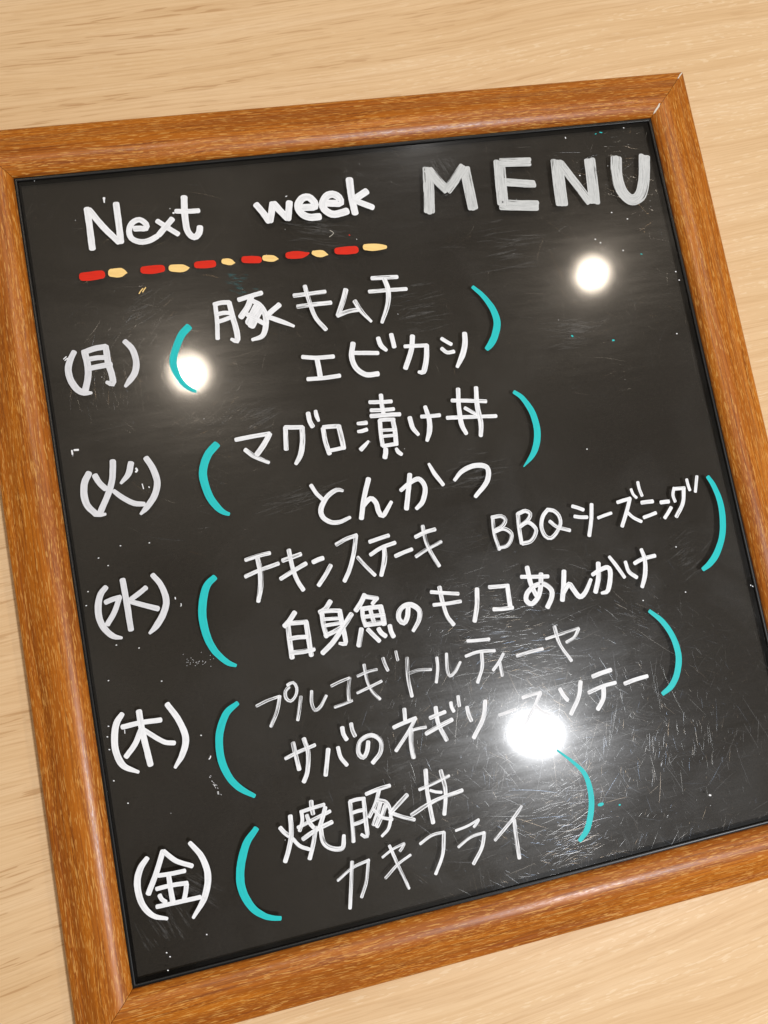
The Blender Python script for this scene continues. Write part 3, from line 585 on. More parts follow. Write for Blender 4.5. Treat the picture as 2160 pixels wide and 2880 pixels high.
 ('character','身','Wednesday second dish','white',0.25,[[(-39.3,-29.16,1.79),(-41.48,-31.42,1.79),(-43.56,-32.25,1.78)],[(-43.01,-32.74,1.66),(-43.09,-36.9,1.65),(-42.72,-41.13,1.65)],[(-42.9,-32.12,1.53),(-39.71,-32.4,1.53),(-36.57,-33,1.54)],[(-36.51,-33.01,1.66),(-36.56,-36.55,1.79),(-36.32,-42.06,1.66),(-36.6,-44.89,1.66),(-38.62,-44.43,1.02)],[(-42.75,-34.94,1.27),(-39.58,-35.33,1.28),(-36.42,-35.77,1.28)],[(-42.51,-37.23,1.27),(-39.61,-37.31,1.28),(-36.7,-37.33,1.28)],[(-43.14,-40.79,1.53),(-40.1,-40.04,1.53),(-36.98,-38.88,1.53)],[(-32.64,-35.04,1.79),(-36.75,-39.41,1.79),(-40.71,-43.44,1.78),(-45.12,-46.56,1.77)]]),
 ('character','魚','Wednesday second dish','white',0.20,[[(-26.66,-29.2,1.8),(-28.48,-31.62,1.8),(-30.71,-33.95,1.8)],[(-26.82,-29.72,1.55),(-24.64,-30.39,1.55),(-22.32,-31.22,1.55)],[(-22.65,-31.26,1.42),(-23.44,-31.92,1.42),(-24.41,-32.72,1.42)],[(-28.41,-33.91,1.54),(-28.67,-37.1,1.54),(-28.23,-40.09,1.54)],[(-28.57,-33.88,1.67),(-24.99,-34.07,1.67),(-21.36,-34.43,1.68)],[(-21.7,-34.47,1.93),(-21.5,-37.49,1.93),(-21.6,-40.72,1.93)],[(-28.45,-36.81,1.41),(-24.89,-37.11,1.41),(-21.01,-37.52,1.42)],[(-25.55,-34.45,1.54),(-25.38,-37.08,1.54),(-24.98,-39.74,1.54)],[(-28.33,-39.74,1.8),(-24.76,-39.95,1.8),(-21.34,-40.19,1.8)],[(-30.03,-40.97,1.79),(-30.96,-43.75,1.79),(-31.95,-46.51,1.79)],[(-27.68,-41.55,1.54),(-26.14,-43.88,1.54),(-24.39,-46.32,1.54)],[(-23.83,-42.07,1.67),(-23.14,-43.66,1.67),(-21.85,-45.04,1.67)],[(-19.65,-41.74,1.67),(-19.58,-43.7,1.67),(-19.01,-45.75,1.67)]]),
 ('character','の','Wednesday second dish','white',0.20,[[(-11.81,-36.67,1.68),(-12.74,-39.82,1.81),(-14.34,-41.73,1.81),(-15.81,-40.21,1.81),(-15.47,-37.67,1.81),(-13.39,-35.84,1.81),(-10.53,-35.76,1.95),(-8,-38.27,1.82),(-8.63,-41.59,1.69),(-11.48,-45.11,1.29)]]),
 ('character','キ','Wednesday second dish','white',0.30,[[(1.08,-31.49,1.57),(1.14,-37.21,1.57),(1.84,-42.28,1.56),(3.6,-45.74,1.56)],[(-2.36,-32.6,1.3),(2.48,-33.84,1.31),(7.51,-35.11,1.31)],[(-2.27,-37.39,1.3),(2.72,-37.84,1.31),(7.86,-37.99,1.31)]]),
 ('character','ノ','Wednesday second dish','white',0.20,[[(14.8,-34.71,1.71),(13.75,-40.26,1.71),(11.67,-45.98,1.7)]]),
 ('character','コ','Wednesday second dish','white',0.20,[[(19.6,-34.87,1.45),(22.82,-35.23,1.45),(26.22,-35.6,1.46)],[(26.52,-35.49,1.72),(26.23,-39.28,1.72),(26.03,-43.25,1.72)],[(19.63,-43.2,1.45),(23.16,-43.7,1.45),(26.84,-43.9,1.45)]]),
 ('character','あ','Wednesday second dish','white',0.15,[[(32.46,-33.39,1.46),(37.39,-34.23,1.47),(42.69,-35.1,1.47)],[(35.37,-30.38,1.87),(35.54,-36.32,1.86),(36.7,-41.17,1.6)],[(40.2,-33.8,1.87),(39.06,-38.32,1.87),(37.39,-41.71,1.86),(34.46,-43.91,1.86),(32.59,-42.31,1.86),(33.5,-39.64,1.86),(37.04,-37.54,1.86),(40.72,-37.68,1.87),(42.98,-40.4,1.87),(42.35,-43.31,1.87),(40.15,-46.19,1.86)]]),
 ('character','ん','Wednesday second dish','white',0.15,[[(49.26,-34.38,1.88),(47.95,-39.63,1.87),(46.38,-44.74,1.87)],[(47.14,-42.52,1.6),(50.14,-39.43,1.88),(51.44,-41.64,1.88),(53.27,-44.75,1.88),(55.85,-43.64,1.75),(59.04,-39.3,1.35)]]),
 ('character','か','Wednesday second dish','white',0.15,[[(63.25,-33.85,1.89),(62.14,-39.19,1.89),(59.88,-44.16,1.88)],[(60.13,-37.63,1.48),(63.41,-36.42,1.62),(66.6,-35.97,1.76),(67.26,-38.42,1.89),(64.88,-44.48,1.75),(62.21,-45.07,1.08)],[(68.17,-32.23,1.22),(70.36,-36.31,1.49),(72.45,-40.85,1.36)]]),
 ('character','け','Wednesday second dish','white',0.20,[[(74.08,-35.27,1.36),(74.68,-39.09,1.49),(77.26,-41.81,1.5)],[(81.52,-31.76,1.37),(82.04,-35.95,1.64),(80.81,-41.6,1.77),(78.69,-45.68,1.49)],[(77.68,-36.44,1.5),(81.24,-35.39,1.5),(86.41,-35.07,1.51)]]),
 ('character','プ','Thursday first dish','white',0.52,[[(-70.89,-60.09,0.99),(-66.92,-59.02,1),(-62.57,-58.46,1)],[(-62.46,-58.48,1.25),(-64.42,-63.61,1.25),(-67.21,-67.88,1.24)],[(-58.85,-55.95,1.13),(-60.26,-57.13,1.13),(-60.45,-59.54,1.13),(-59.04,-60.92,1.13),(-56.97,-59.44,1.13),(-56.12,-56.72,1.13),(-57.14,-54.65,1.13),(-59.15,-55.17,1.13)]]),
 ('character','ル','Thursday first dish','white',0.52,[[(-55.27,-60.07,1.13),(-56.53,-64.17,1.13),(-57.74,-67.72,1.12)],[(-51.26,-58.98,1.13),(-51.95,-62.94,1.13),(-51.17,-65.72,1.13),(-48.93,-64.66,1.13),(-46.45,-61.61,1.13)]]),
 ('character','コ','Thursday first dish','white',0.57,[[(-44.06,-58.53,1.01),(-40.71,-57.66,1.01),(-37.36,-57.13,1.02)],[(-37.25,-57.15,1.14),(-38.36,-60.8,1.14),(-38.87,-64.55,1.14)],[(-44.18,-66.08,1.01),(-41.03,-65.64,1.01),(-37.83,-65.04,1.01)]]),
 ('character','ギ','Thursday first dish','white',0.57,[[(-31.35,-53.62,1.15),(-31.18,-59.49,1.15),(-29.95,-63.62,1.14),(-27.93,-66.53,1.14)],[(-34.3,-57.08,1.02),(-30.59,-56.28,1.02),(-27.15,-56.14,1.02)],[(-35.45,-62.77,1.01),(-30.73,-61.69,1.02),(-26.24,-60.5,1.02)],[(-24.21,-52.64,1.15),(-23.88,-54.84,1.15),(-23.29,-57.19,1.15)],[(-19.18,-51.19,1.03),(-19.15,-52.6,1.03),(-19.02,-54.31,1.03)]]),
 ('character','ト','Thursday first dish','white',0.60,[[(-15.6,-54.26,1.29),(-16.53,-61.25,1.28),(-16.35,-67.88,1.28)],[(-15.78,-59.73,1.03),(-12.23,-59.32,1.03),(-7.71,-60,1.03)]]),
 ('character','ル','Thursday first dish','white',0.47,[[(-4.83,-56.29,1.16),(-5.18,-60.17,1.16),(-6.61,-64.84,1.16)],[(-1.01,-55.63,1.17),(-1.8,-61.13,1.16),(-1.24,-63.67,1.16),(0.98,-62.54,1.17),(3.49,-59.65,1.17)]]),
 ('character','テ','Thursday first dish','white',0.32,[[(7.56,-52.6,1.17),(11.61,-53.16,1.18),(15.72,-53.51,1.18)],[(5.92,-57.86,1.17),(10.79,-57.23,1.17),(16.91,-57.98,1.18)],[(11.98,-57.81,1.3),(11.14,-62.88,1.3),(8.35,-67.88,1.3)]]),
 ('character','ィ','Thursday first dish','white',0.37,[[(19.96,-59.79,1.18),(17.61,-62.47,1.18),(15.03,-64.8,1.17)],[(17.95,-62.54,1.18),(17.96,-64.82,1.18),(17.97,-67.39,1.17)]]),
 ('character','ー','Thursday first dish','white',0.32,[[(24.89,-61.53,1.18),(29.84,-61.07,1.18),(35.04,-60.94,1.19)]]),
 ('character','ヤ','Thursday first dish','white',0.52,[[(37.16,-57.6,1.06),(43.58,-56.93,1.06),(50.36,-56.2,1.07)],[(50.31,-56.43,1.2),(48.04,-59.14,1.2),(44.69,-60.35,1.19)],[(41.28,-53.86,1.33),(41.87,-60.55,1.33),(45.04,-67.27,1.33)]]),
 ('character','サ','Thursday second dish','white',0.37,[[(-64.07,-79.74,1.24),(-58.77,-78.41,1.24),(-53.39,-77.41,1.25)],[(-60.68,-75.2,1.49),(-60.45,-79.56,1.49),(-60.08,-84.36,1.49)],[(-56.73,-74.54,1.5),(-56.1,-79.42,1.5),(-57.4,-85.59,1.49),(-59.21,-88.83,1.49)]]),
 ('character','バ','Thursday second dish','white',0.32,[[(-49.02,-79.87,1.5),(-50.19,-83.94,1.5),(-51.44,-88.24,1.49)],[(-45.55,-79.97,1.38),(-45.22,-83.4,1.38),(-43.55,-86.46,1.38)],[(-42.9,-73.57,1.51),(-42.85,-75.76,1.51),(-42.1,-77.82,1.51)],[(-39.54,-72.91,1.39),(-39.54,-75.1,1.39),(-38.98,-77.24,1.39)]]),
 ('character','の','Thursday second dish','white',0.32,[[(-34.72,-80.33,1.51),(-35.66,-83.29,1.51),(-37.41,-85.2,1.51),(-38.83,-83.15,1.51),(-37.36,-79.39,1.51),(-33.21,-78.25,1.52),(-30.32,-80.89,1.52),(-31.16,-84.81,1.51),(-34.39,-87.65,1.51)]]),
 ('character','ネ','Thursday second dish','white',0.32,[[(-19.91,-71.81,1.4),(-20.08,-73.6,1.4),(-20.34,-75.59,1.4)],[(-24.83,-77.3,1.4),(-20.96,-76.46,1.4),(-16.53,-75.73,1.4)],[(-16.55,-75.84,1.28),(-20.25,-80.2,1.27),(-25.5,-85.39,1.27)],[(-18.72,-79.69,1.02),(-16.39,-79.52,1.02),(-13.42,-79.6,1.02)],[(-18.91,-79.21,1.66),(-19.74,-84.43,1.65),(-19.75,-88.99,1.65)]]),
 ('character','ギ','Thursday second dish','white',0.32,[[(-8.61,-73.6,1.54),(-8.74,-79.31,1.54),(-6.88,-85.53,1.54)],[(-11.25,-76.73,1.41),(-8.56,-76.29,1.41),(-5.56,-75.8,1.41)],[(-13.68,-81.87,1.53),(-9.08,-80.46,1.54),(-3.57,-79.01,1.54)],[(-2.79,-73.02,1.29),(-2.83,-74.69,1.29),(-2.31,-76.2,1.29)],[(0.28,-71.41,1.29),(0.12,-73.07,1.29),(0.08,-74.74,1.29)]]),
 ('character','ソ','Thursday second dish','white',0.22,[[(2.79,-75.86,1.42),(2.82,-78.39,1.42),(3.4,-80.75,1.42)],[(9.85,-75.08,1.56),(7.91,-80.86,1.55),(3.17,-86.85,1.54)]]),
 ('character','ー','Thursday second dish','white',0.22,[[(13.98,-81.02,1.17),(17.02,-80.7,1.17),(20.39,-80.27,1.17)]]),
 ('character','ス','Thursday second dish','white',0.22,[[(23.95,-76.76,1.31),(27.24,-76.3,1.31),(30.99,-76.27,1.31)],[(30.83,-76.47,1.44),(27.59,-80.92,1.44),(23.11,-85.93,1.43)],[(28.17,-80.47,1.18),(30.58,-83.36,1.18),(33.83,-85.18,1.18)]]),
 ('character','ソ','Thursday second dish','white',0.22,[[(38.56,-76.58,1.45),(39.38,-78.98,1.45),(40.58,-81.03,1.45)],[(46.94,-75.65,1.59),(45.03,-80.8,1.58),(40.87,-86.18,1.58)]]),
 ('character','テ','Thursday second dish','white',0.22,[[(52.06,-74.63,1.59),(55.76,-74.05,1.6),(59.42,-73.68,1.6)],[(49.27,-80.02,1.46),(54.66,-78.97,1.46),(60.17,-78.67,1.46)],[(55.38,-78.96,1.73),(54.29,-83.37,1.72),(51.44,-86.58,1.72)]]),
 ('character','ー','Thursday second dish','white',0.22,[[(63.83,-79.68,1.47),(68.3,-79.09,1.47),(73.09,-78.78,1.47)]]),
 ('character','焼','Friday first dish','white',0.30,[[(-69.76,-102.25,1.47),(-68.71,-103.96,1.47),(-67.46,-105.41,1.47)],[(-65.75,-99.21,1.6),(-66.42,-105.02,1.6),(-68.11,-109.87,1.59),(-69.97,-113.51,1.59)],[(-66.23,-106.74,1.23),(-64.3,-109.61,1.23),(-61.38,-111.44,1.23)],[(-57.86,-95.96,1.49),(-58.04,-97.94,1.48),(-57.98,-100.08,1.48)],[(-62.02,-98.63,1.23),(-57.98,-98.22,1.24),(-53.73,-97.95,1.24)],[(-61.72,-98.43,1.23),(-62.03,-101.8,1.23),(-63.44,-104.65,1.23)],[(-63.79,-103.51,1.23),(-58.11,-102.06,1.23),(-52.12,-100.61,1.24)],[(-53.49,-99.07,1.49),(-54.81,-101.86,1.48),(-56.59,-105.17,1.48)],[(-60.08,-100.24,1.36),(-59.73,-102.59,1.36),(-58.66,-104.58,1.36)],[(-62.77,-107.6,1.48),(-57.65,-105.61,1.48),(-52.13,-104.33,1.49)],[(-57.79,-104.89,1.48),(-59.71,-110.25,1.48),(-61.65,-114.53,1.47)],[(-56.22,-105.25,1.48),(-56.14,-110.03,1.6),(-54.01,-112.74,1.6),(-50.07,-113.66,1.61),(-48.81,-109.71,1.24)]]),
 ('character','豚','Friday first dish','white',0.34,[[(-44.69,-99.08,1.37),(-45.15,-106.19,1.37),(-45.89,-112.4,1.36)],[(-44.66,-98.93,1.25),(-42.13,-98.74,1.25),(-39.57,-99,1.25)],[(-39.88,-99.2,1.37),(-40.35,-105.69,1.5),(-40.9,-111.7,1.49),(-42.66,-110.76,1.12)],[(-44.83,-102.9,1.24),(-42.29,-102.67,1.25),(-39.99,-102.82,1.25)],[(-45.26,-106.81,1.24),(-42.74,-106.64,1.24),(-40.32,-106.12,1.25)],[(-38.6,-97.65,1.38),(-34.57,-97.04,1.38),(-30.02,-96.7,1.38)],[(-33.98,-97.45,1.38),(-35.97,-101.58,1.38),(-38.92,-105.48,1.37)],[(-35.22,-100.51,1.25),(-32.25,-102.04,1.38),(-31.39,-105.84,1.38),(-32.9,-110.6,1.25),(-35.73,-112.89,1)],[(-34.33,-101.79,1.5),(-35.95,-105.08,1.5),(-37.9,-108.39,1.5)],[(-32.79,-103.11,1.5),(-34.59,-106.19,1.5),(-36.84,-109.27,1.5)],[(-37,-103.5,1.12),(-34.93,-106.49,1.13),(-31.21,-108.15,1.13)],[(-24.54,-101.18,1.51),(-27.89,-103.4,1.51),(-31.45,-105.83,1.5)],[(-31.28,-105.87,1.25),(-27.64,-108.04,1.25),(-23.51,-110.06,1.26)]]),
 ('character','丼','Friday first dish','white',0.42,[[(-16.33,-94.27,1.52),(-17.19,-102.28,1.52),(-17.12,-112.49,1.51)],[(-10.99,-95.72,1.53),(-10.67,-102.64,1.52),(-12.62,-110.54,1.52)],[(-19.78,-100.34,1.14),(-14.45,-99.34,1.14),(-8.44,-98.04,1.15)],[(-24.12,-108.2,1.38),(-15.64,-105.45,1.39),(-4.7,-103.97,1.4)],[(-16,-101.45,1.01),(-14.18,-102.4,1.01),(-12.18,-103.01,1.01)]]),
 ('character','カ','Friday second dish','white',0.47,[[(-53.44,-123.91,0.98),(-47.82,-120.94,0.99),(-41.71,-119.74,0.99)],[(-41.94,-119.79,1.12),(-43.91,-126.61,1.11),(-46.39,-131.16,1.11)],[(-47.58,-119,1.24),(-49.25,-126.39,1.23),(-50.97,-133.81,1.23)]]),
 ('character','キ','Friday second dish','white',0.47,[[(-36.87,-119.92,0.87),(-32.9,-118.09,0.87),(-28.51,-117.08,0.88)],[(-28.68,-117.36,1),(-29.48,-118.35,1),(-30.43,-119.2,1)],[(-37.06,-126.93,0.99),(-32.28,-123.66,1),(-27.1,-121.47,1)],[(-33.76,-116.71,1.12),(-31.93,-124.17,1.12),(-29.71,-132.23,1.12)]]),
 ('character','フ','Friday second dish','white',0.32,[[(-22.99,-118.52,1),(-18.38,-116.63,1.01),(-13.92,-116.58,1.01)],[(-13.94,-116.68,1.26),(-15.77,-123.69,1.26),(-19.49,-129.67,1.25)]]),
 ('character','ラ','Friday second dish','white',0.37,[[(-9.6,-117.03,0.89),(-5.16,-116.42,0.89),(-0.74,-115.15,0.89)],[(-0.89,-115.33,1.02),(-1.8,-116.38,1.02),(-2.89,-117.21,1.02)],[(-9.74,-122.68,1.01),(-4.81,-120.41,1.01),(0.32,-119.97,1.02)],[(0.46,-120.11,1.27),(-1.54,-124.86,1.27),(-5.48,-129.5,1.26)]]),
 ('character','イ','Friday second dish','white',0.47,[[(15.71,-114.33,1.16),(10.05,-118.92,1.15),(3.75,-123.37,1.14)],[(11.95,-118.26,1.41),(11.51,-124.62,1.4),(11.26,-131.44,1.4)]]),
]
SPECKS = [
 ('white',[(-95.04,130.85,0.94),(-95.14,130.1,0.63),(-95.19,129.13,0.42)]),
 ('white',[(-72.36,124.23,0.28),(-72.25,124.15,0.28)]),
 ('white',[(-71.41,122.41,0.71),(-71.17,122.35,0.71)]),
 ('cream',[(-86.47,94.97,0.37),(-87.3,94.23,0.37),(-88.08,93.24,0.37)]),
 ('cream',[(-85.48,95.18,0.37),(-86.17,94.42,0.37),(-86.76,93.65,0.37)]),
 ('white',[(89.39,120.29,0.43),(89.64,120.23,0.43)]),
 ('white',[(105.52,99.89,0.44),(105.77,99.83,0.44)]),
 ('white',[(90.05,93.03,0.43),(90.31,92.97,0.43)]),
 ('white',[(91.9,91.35,0.43),(92.15,91.28,0.43)]),
 ('white',[(100.74,87.02,0.43),(100.99,86.95,0.43)]),
 ('white',[(121.16,75.53,0.44),(121.42,75.46,0.44)]),
 ('white',[(121.83,71.86,0.44),(122.09,71.79,0.44)]),
 ('white',[(115.63,50.09,0.43),(115.89,50.02,0.43)]),
 ('white',[(99.39,103.33,0.43),(99.64,103.26,0.43)]),
 ('teal',[(71.87,55.25,0.63),(72.24,54.91,0.63)]),
 ('teal',[(88.24,51.1,0.63),(88.82,51.01,0.63)]),
 ('teal',[(107.99,84.67,0.31),(108.56,84.45,0.31)]),
 ('teal',[(102.05,137.68,0.42),(102.93,137.44,0.42)]),
 ('teal',[(99.89,137.11,0.31),(100.39,137.22,0.31)]),
 ('white',[(86.87,136.98,0.41),(86.93,136.52,0.41)]),
 ('white',[(112.63,138.69,0.32),(112.9,138.51,0.32)]),
 ('white',[(-118.35,140.53,0.28),(-118.18,139.96,0.28)]),
 ('white',[(-98.21,2.73,0.32),(-97.94,2.74,0.32)]),
 ('white',[(-115.81,0.48,0.32),(-115.54,0.5,0.32)]),
 ('white',[(-120.87,-10.37,0.32),(-120.61,-10.36,0.32)]),
 ('white',[(-122.12,-15,0.32),(-121.85,-14.99,0.32)]),
 ('white',[(-107.02,-32.64,0.32),(-106.75,-32.63,0.32)]),
 ('white',[(-118.55,-41.57,0.32),(-118.29,-41.56,0.32)]),
 ('white',[(-101.3,-45.22,0.32),(-101.03,-45.22,0.32)]),
 ('white',[(-107.97,3.42,0.32),(-107.7,3.43,0.32)]),
 ('white',[(-113.04,-2.68,0.32),(-112.77,-2.67,0.32)]),
 ('white',[(-114.27,-30.19,0.32),(-114,-30.18,0.32)]),
 ('white',[(-92.35,-17.68,0.36),(-92.32,-18.31,0.36)]),
 ('white',[(-90.71,-20.19,0.27),(-90.68,-20.76,0.27),(-90.95,-21.09,0.27)]),
 ('white',[(-121.55,-64.27,0.35),(-121.3,-64.38,0.35)]),
 ('white',[(-121.61,-74.7,0.35),(-121.36,-74.82,0.35)]),
 ('white',[(-91.13,-65.96,0.35),(-90.88,-66.07,0.35)]),
 ('white',[(-118.15,-82.94,0.35),(-117.91,-83.05,0.35)]),
 ('white',[(-120.73,-56.59,0.35),(-120.48,-56.7,0.35)]),
 ('white',[(-121.57,-59.96,0.35),(-121.32,-60.07,0.35)]),
 ('white',[(-88.94,-73.52,0.35),(-89.18,-74.07,0.35),(-89.63,-74.43,0.35)]),
 ('white',[(-115.6,-58.88,0.26),(-115.69,-60.07,0.26)]),
 ('white',[(-89.88,-81.77,0.18),(-89.75,-82.07,0.18)]),
 ('white',[(-89.3,-83.5,0.13),(-89.17,-83.8,0.13)]),
 ('white',[(-89.64,-82.94,0.13),(-89.51,-83.24,0.13)]),
 ('white',[(-89.08,-84.13,0.09),(-88.94,-84.43,0.09)]),
 ('white',[(-89.4,-82.41,0.13),(-89.26,-82.71,0.13)]),
 ('white',[(-88.34,-85.74,0.18),(-88.2,-86.04,0.18)]),
 ('white',[(-90,-79.91,0.13),(-89.87,-80.21,0.13)]),
 ('white',[(-89.04,-83.18,0.18),(-88.91,-83.48,0.18)]),
 ('white',[(-88.59,-86.3,0.18),(-88.46,-86.61,0.18)]),
 ('white',[(-88.57,-83.41,0.09),(-88.43,-83.71,0.09)]),
 ('white',[(-90.39,-80.28,0.18),(-90.26,-80.58,0.18)]),
 ('white',[(-89.25,-83.26,0.18),(-89.12,-83.56,0.18)]),
 ('white',[(-88.32,-86.35,0.13),(-88.19,-86.65,0.13)]),
 ('white',[(-88.36,-84.46,0.09),(-88.23,-84.76,0.09)]),
 ('white',[(-87.6,-86.8,0.09),(-87.47,-87.1,0.09)]),
 ('white',[(-88.62,-85.76,0.18),(-88.48,-86.06,0.18)]),
 ('white',[(-91.7,-39.56,0.09),(-91.61,-39.51,0.09)]),
 ('white',[(-92.69,-37.69,0.12),(-92.6,-37.64,0.12)]),
 ('white',[(-88.87,-41.23,0.16),(-88.77,-41.19,0.16)]),
 ('white',[(-87.67,-41.05,0.09),(-87.58,-41.01,0.09)]),
 ('white',[(-89.76,-41,0.12),(-89.66,-40.96,0.12)]),
 ('white',[(-90.77,-40.96,0.09),(-90.67,-40.92,0.09)]),
 ('white',[(-85.74,-41.88,0.09),(-85.64,-41.84,0.09)]),
 ('white',[(-90.91,-41.44,0.16),(-90.81,-41.4,0.16)]),
 ('white',[(-83.73,-39.79,0.16),(-83.63,-39.75,0.16)]),
 ('white',[(-88.62,-41.19,0.09),(-88.53,-41.14,0.09)]),
 ('white',[(-86.07,-42.09,0.09),(-85.98,-42.05,0.09)]),
 ('white',[(-82.85,-41.13,0.12),(-82.76,-41.09,0.12)]),
 ('white',[(-89.57,-40.3,0.09),(-89.47,-40.26,0.09)]),
 ('white',[(-86.6,-41.17,0.12),(-86.51,-41.13,0.12)]),
 ('white',[(-83.96,-41.23,0.12),(-83.86,-41.19,0.12)]),
 ('white',[(-92.07,-41.74,0.12),(-91.97,-41.7,0.12)]),
 ('white',[(-90.3,-39.41,0.16),(-90.21,-39.37,0.16)]),
 ('white',[(-84.12,-43.55,0.16),(-84.03,-43.51,0.16)]),
 ('white',[(-89.29,-42.29,0.16),(-89.19,-42.25,0.16)]),
 ('white',[(-88.63,-41.81,0.12),(-88.53,-41.77,0.12)]),
 ('white',[(-91.38,-40.16,0.09),(-91.28,-40.12,0.09)]),
 ('white',[(-86.58,-38.17,0.12),(-86.48,-38.13,0.12)]),
 ('white',[(-85.61,-41.68,0.16),(-85.51,-41.64,0.16)]),
 ('white',[(-86.7,-42.42,0.12),(-86.6,-42.38,0.12)]),
 ('white',[(-91.95,-40.57,0.12),(-91.86,-40.53,0.12)]),
 ('white',[(-89.94,-40.08,0.12),(-89.84,-40.03,0.12)]),
 ('white',[(-87.86,-41.1,0.16),(-87.76,-41.06,0.16)]),
 ('white',[(-86.54,-41.45,0.16),(-86.44,-41.41,0.16)]),
 ('white',[(-91.55,-40.7,0.12),(-91.46,-40.66,0.12)]),
 ('white',[(-88.1,-41.62,0.12),(-88,-41.58,0.12)]),
 ('white',[(-118.35,39.5,0.67),(-117.02,39.35,0.68)]),
 ('white',[(-119.16,39.47,0.56),(-119.14,38.12,0.56)]),
 ('white',[(-98.65,29.65,0.68),(-98.35,28.95,0.68),(-98.89,28.46,0.68)]),
 ('white',[(-97.38,23.79,0.36),(-97.18,22.05,0.36)]),
 ('white',[(-95.27,22.47,0.36),(-95.17,22.13,0.36)]),
 ('white',[(-117.37,72.58,0.36),(-116.35,73.36,0.36)]),
 ('white',[(-116.99,72.04,0.36),(-116.04,72.72,0.36)]),
 ('white',[(-29.24,124.19,0.29),(-28.66,124.41,0.29)]),
 ('red',[(-7.85,106.36,0.39),(-7.65,106.13,0.39)]),
 ('white',[(-5.31,104.34,0.24),(-5.27,104.2,0.24)]),
 ('dust',[(-14.83,108.97,0.2),(-13.57,107.75,0.2),(-15.52,106.44,0.19)]),
 ('red',[(-125.25,88.3,0.57),(-124.16,88.29,0.57)]),
 ('red',[(-125.16,88.95,0.57),(-125.2,87.76,0.57)]),
 ('teal',[(44.18,-120.16,0.83),(45.03,-120.19,1.36),(45.9,-120.1,0.94)]),
 ('teal',[(51.99,-121.92,0.59),(52.37,-121.9,0.59)]),
 ('white',[(87.45,-126.24,0.6),(87.98,-126.49,0.6)]),
 ('white',[(95.47,-50.87,0.39),(95.71,-50.95,0.39)]),
 ('white',[(77.77,-50.82,0.39),(78.01,-50.9,0.39)]),
 ('white',[(95.63,-33.24,0.4),(95.87,-33.31,0.4)]),
 ('white',[(68.21,10.06,0.4),(68.45,9.99,0.4)]),
 ('white',[(123.5,-53.72,0.35),(123.73,-54.05,0.35)]),
 ('white',[(122.86,-53.19,0.35),(122.94,-53.48,0.35)]),
 ('white',[(-112.17,-134.62,0.34),(-111.95,-134.74,0.34)]),
 ('white',[(-113.06,-133.09,0.34),(-112.85,-133.22,0.34)]),
 ('white',[(-113.48,-138.68,0.34),(-113.27,-138.8,0.34)]),
 ('white',[(-99.48,-130.6,0.34),(-99.27,-130.72,0.34)]),
 ('white',[(-111.65,-140.3,0.34),(-111.44,-140.42,0.34)]),
]
SMEARS = [
 (99.0,-37.6,0.386,5,4,40,'white'),
 (12.2,-86.9,0.464,6,3.5,45,'white'),
 (74.0,57.0,-0.050,9,3,40,'white'),
 (-18.6,109.1,-0.171,8,3,45,'white'),
 (13.4,72.4,0.079,9,4,35,'white'),
 (55.0,93.2,0.020,12,5,40,'white'),
 (-111.5,-124.4,-1.131,6,5,35,'white'),
 (-54.0,42.7,0.384,6,3,30,'white'),
 (5.2,-114.6,0.362,7,4,40,'white'),
 (65.8,-91.7,-0.401,7,2.5,25,'white'),
 (-0.7,-63.6,-1.404,8,2.5,30,'white'),
 (-99.5,-115.7,-0.728,9,2,22,'white'),
 (-52.2,93.2,-0.312,3,2,26,'teal'),
 (23.2,8.0,-0.026,9,4,35,'white'),
 (-46.5,10.2,0.098,10,2,25,'white'),
 (-24.2,-89.3,0.124,5,3,25,'white'),
 (-88.1,85.9,0.418,7,3,25,'white'),
 (34.2,128.1,-1.236,7,3,30,'white'),
]

def spline(pts, step=0.8):
    """Catmull-Rom through (x, y, w)."""
    P = [Vector(p) for p in pts]
    if len(P) == 2:
        P = [P[0], (P[0] + P[1]) / 2, P[1]]
    out = []
    ext = [P[0] * 2 - P[1]] + P + [P[-1] * 2 - P[-2]]
    for i in range(1, len(ext) - 2):
        p0, p1, p2, p3 = ext[i - 1:i + 3]
        n = max(2, int((p2.xy - p1.xy).length / step))
        for s in range(n):
            t = s / n
            out.append(0.5 * ((2 * p1) + (p2 - p0) * t + (2 * p0 - 5 * p1 + 4 * p2 - p3) * t * t + (3 * p1 - p0 - 3 * p2 + p3) * t ** 3))
    out.append(P[-1].copy())
    return out

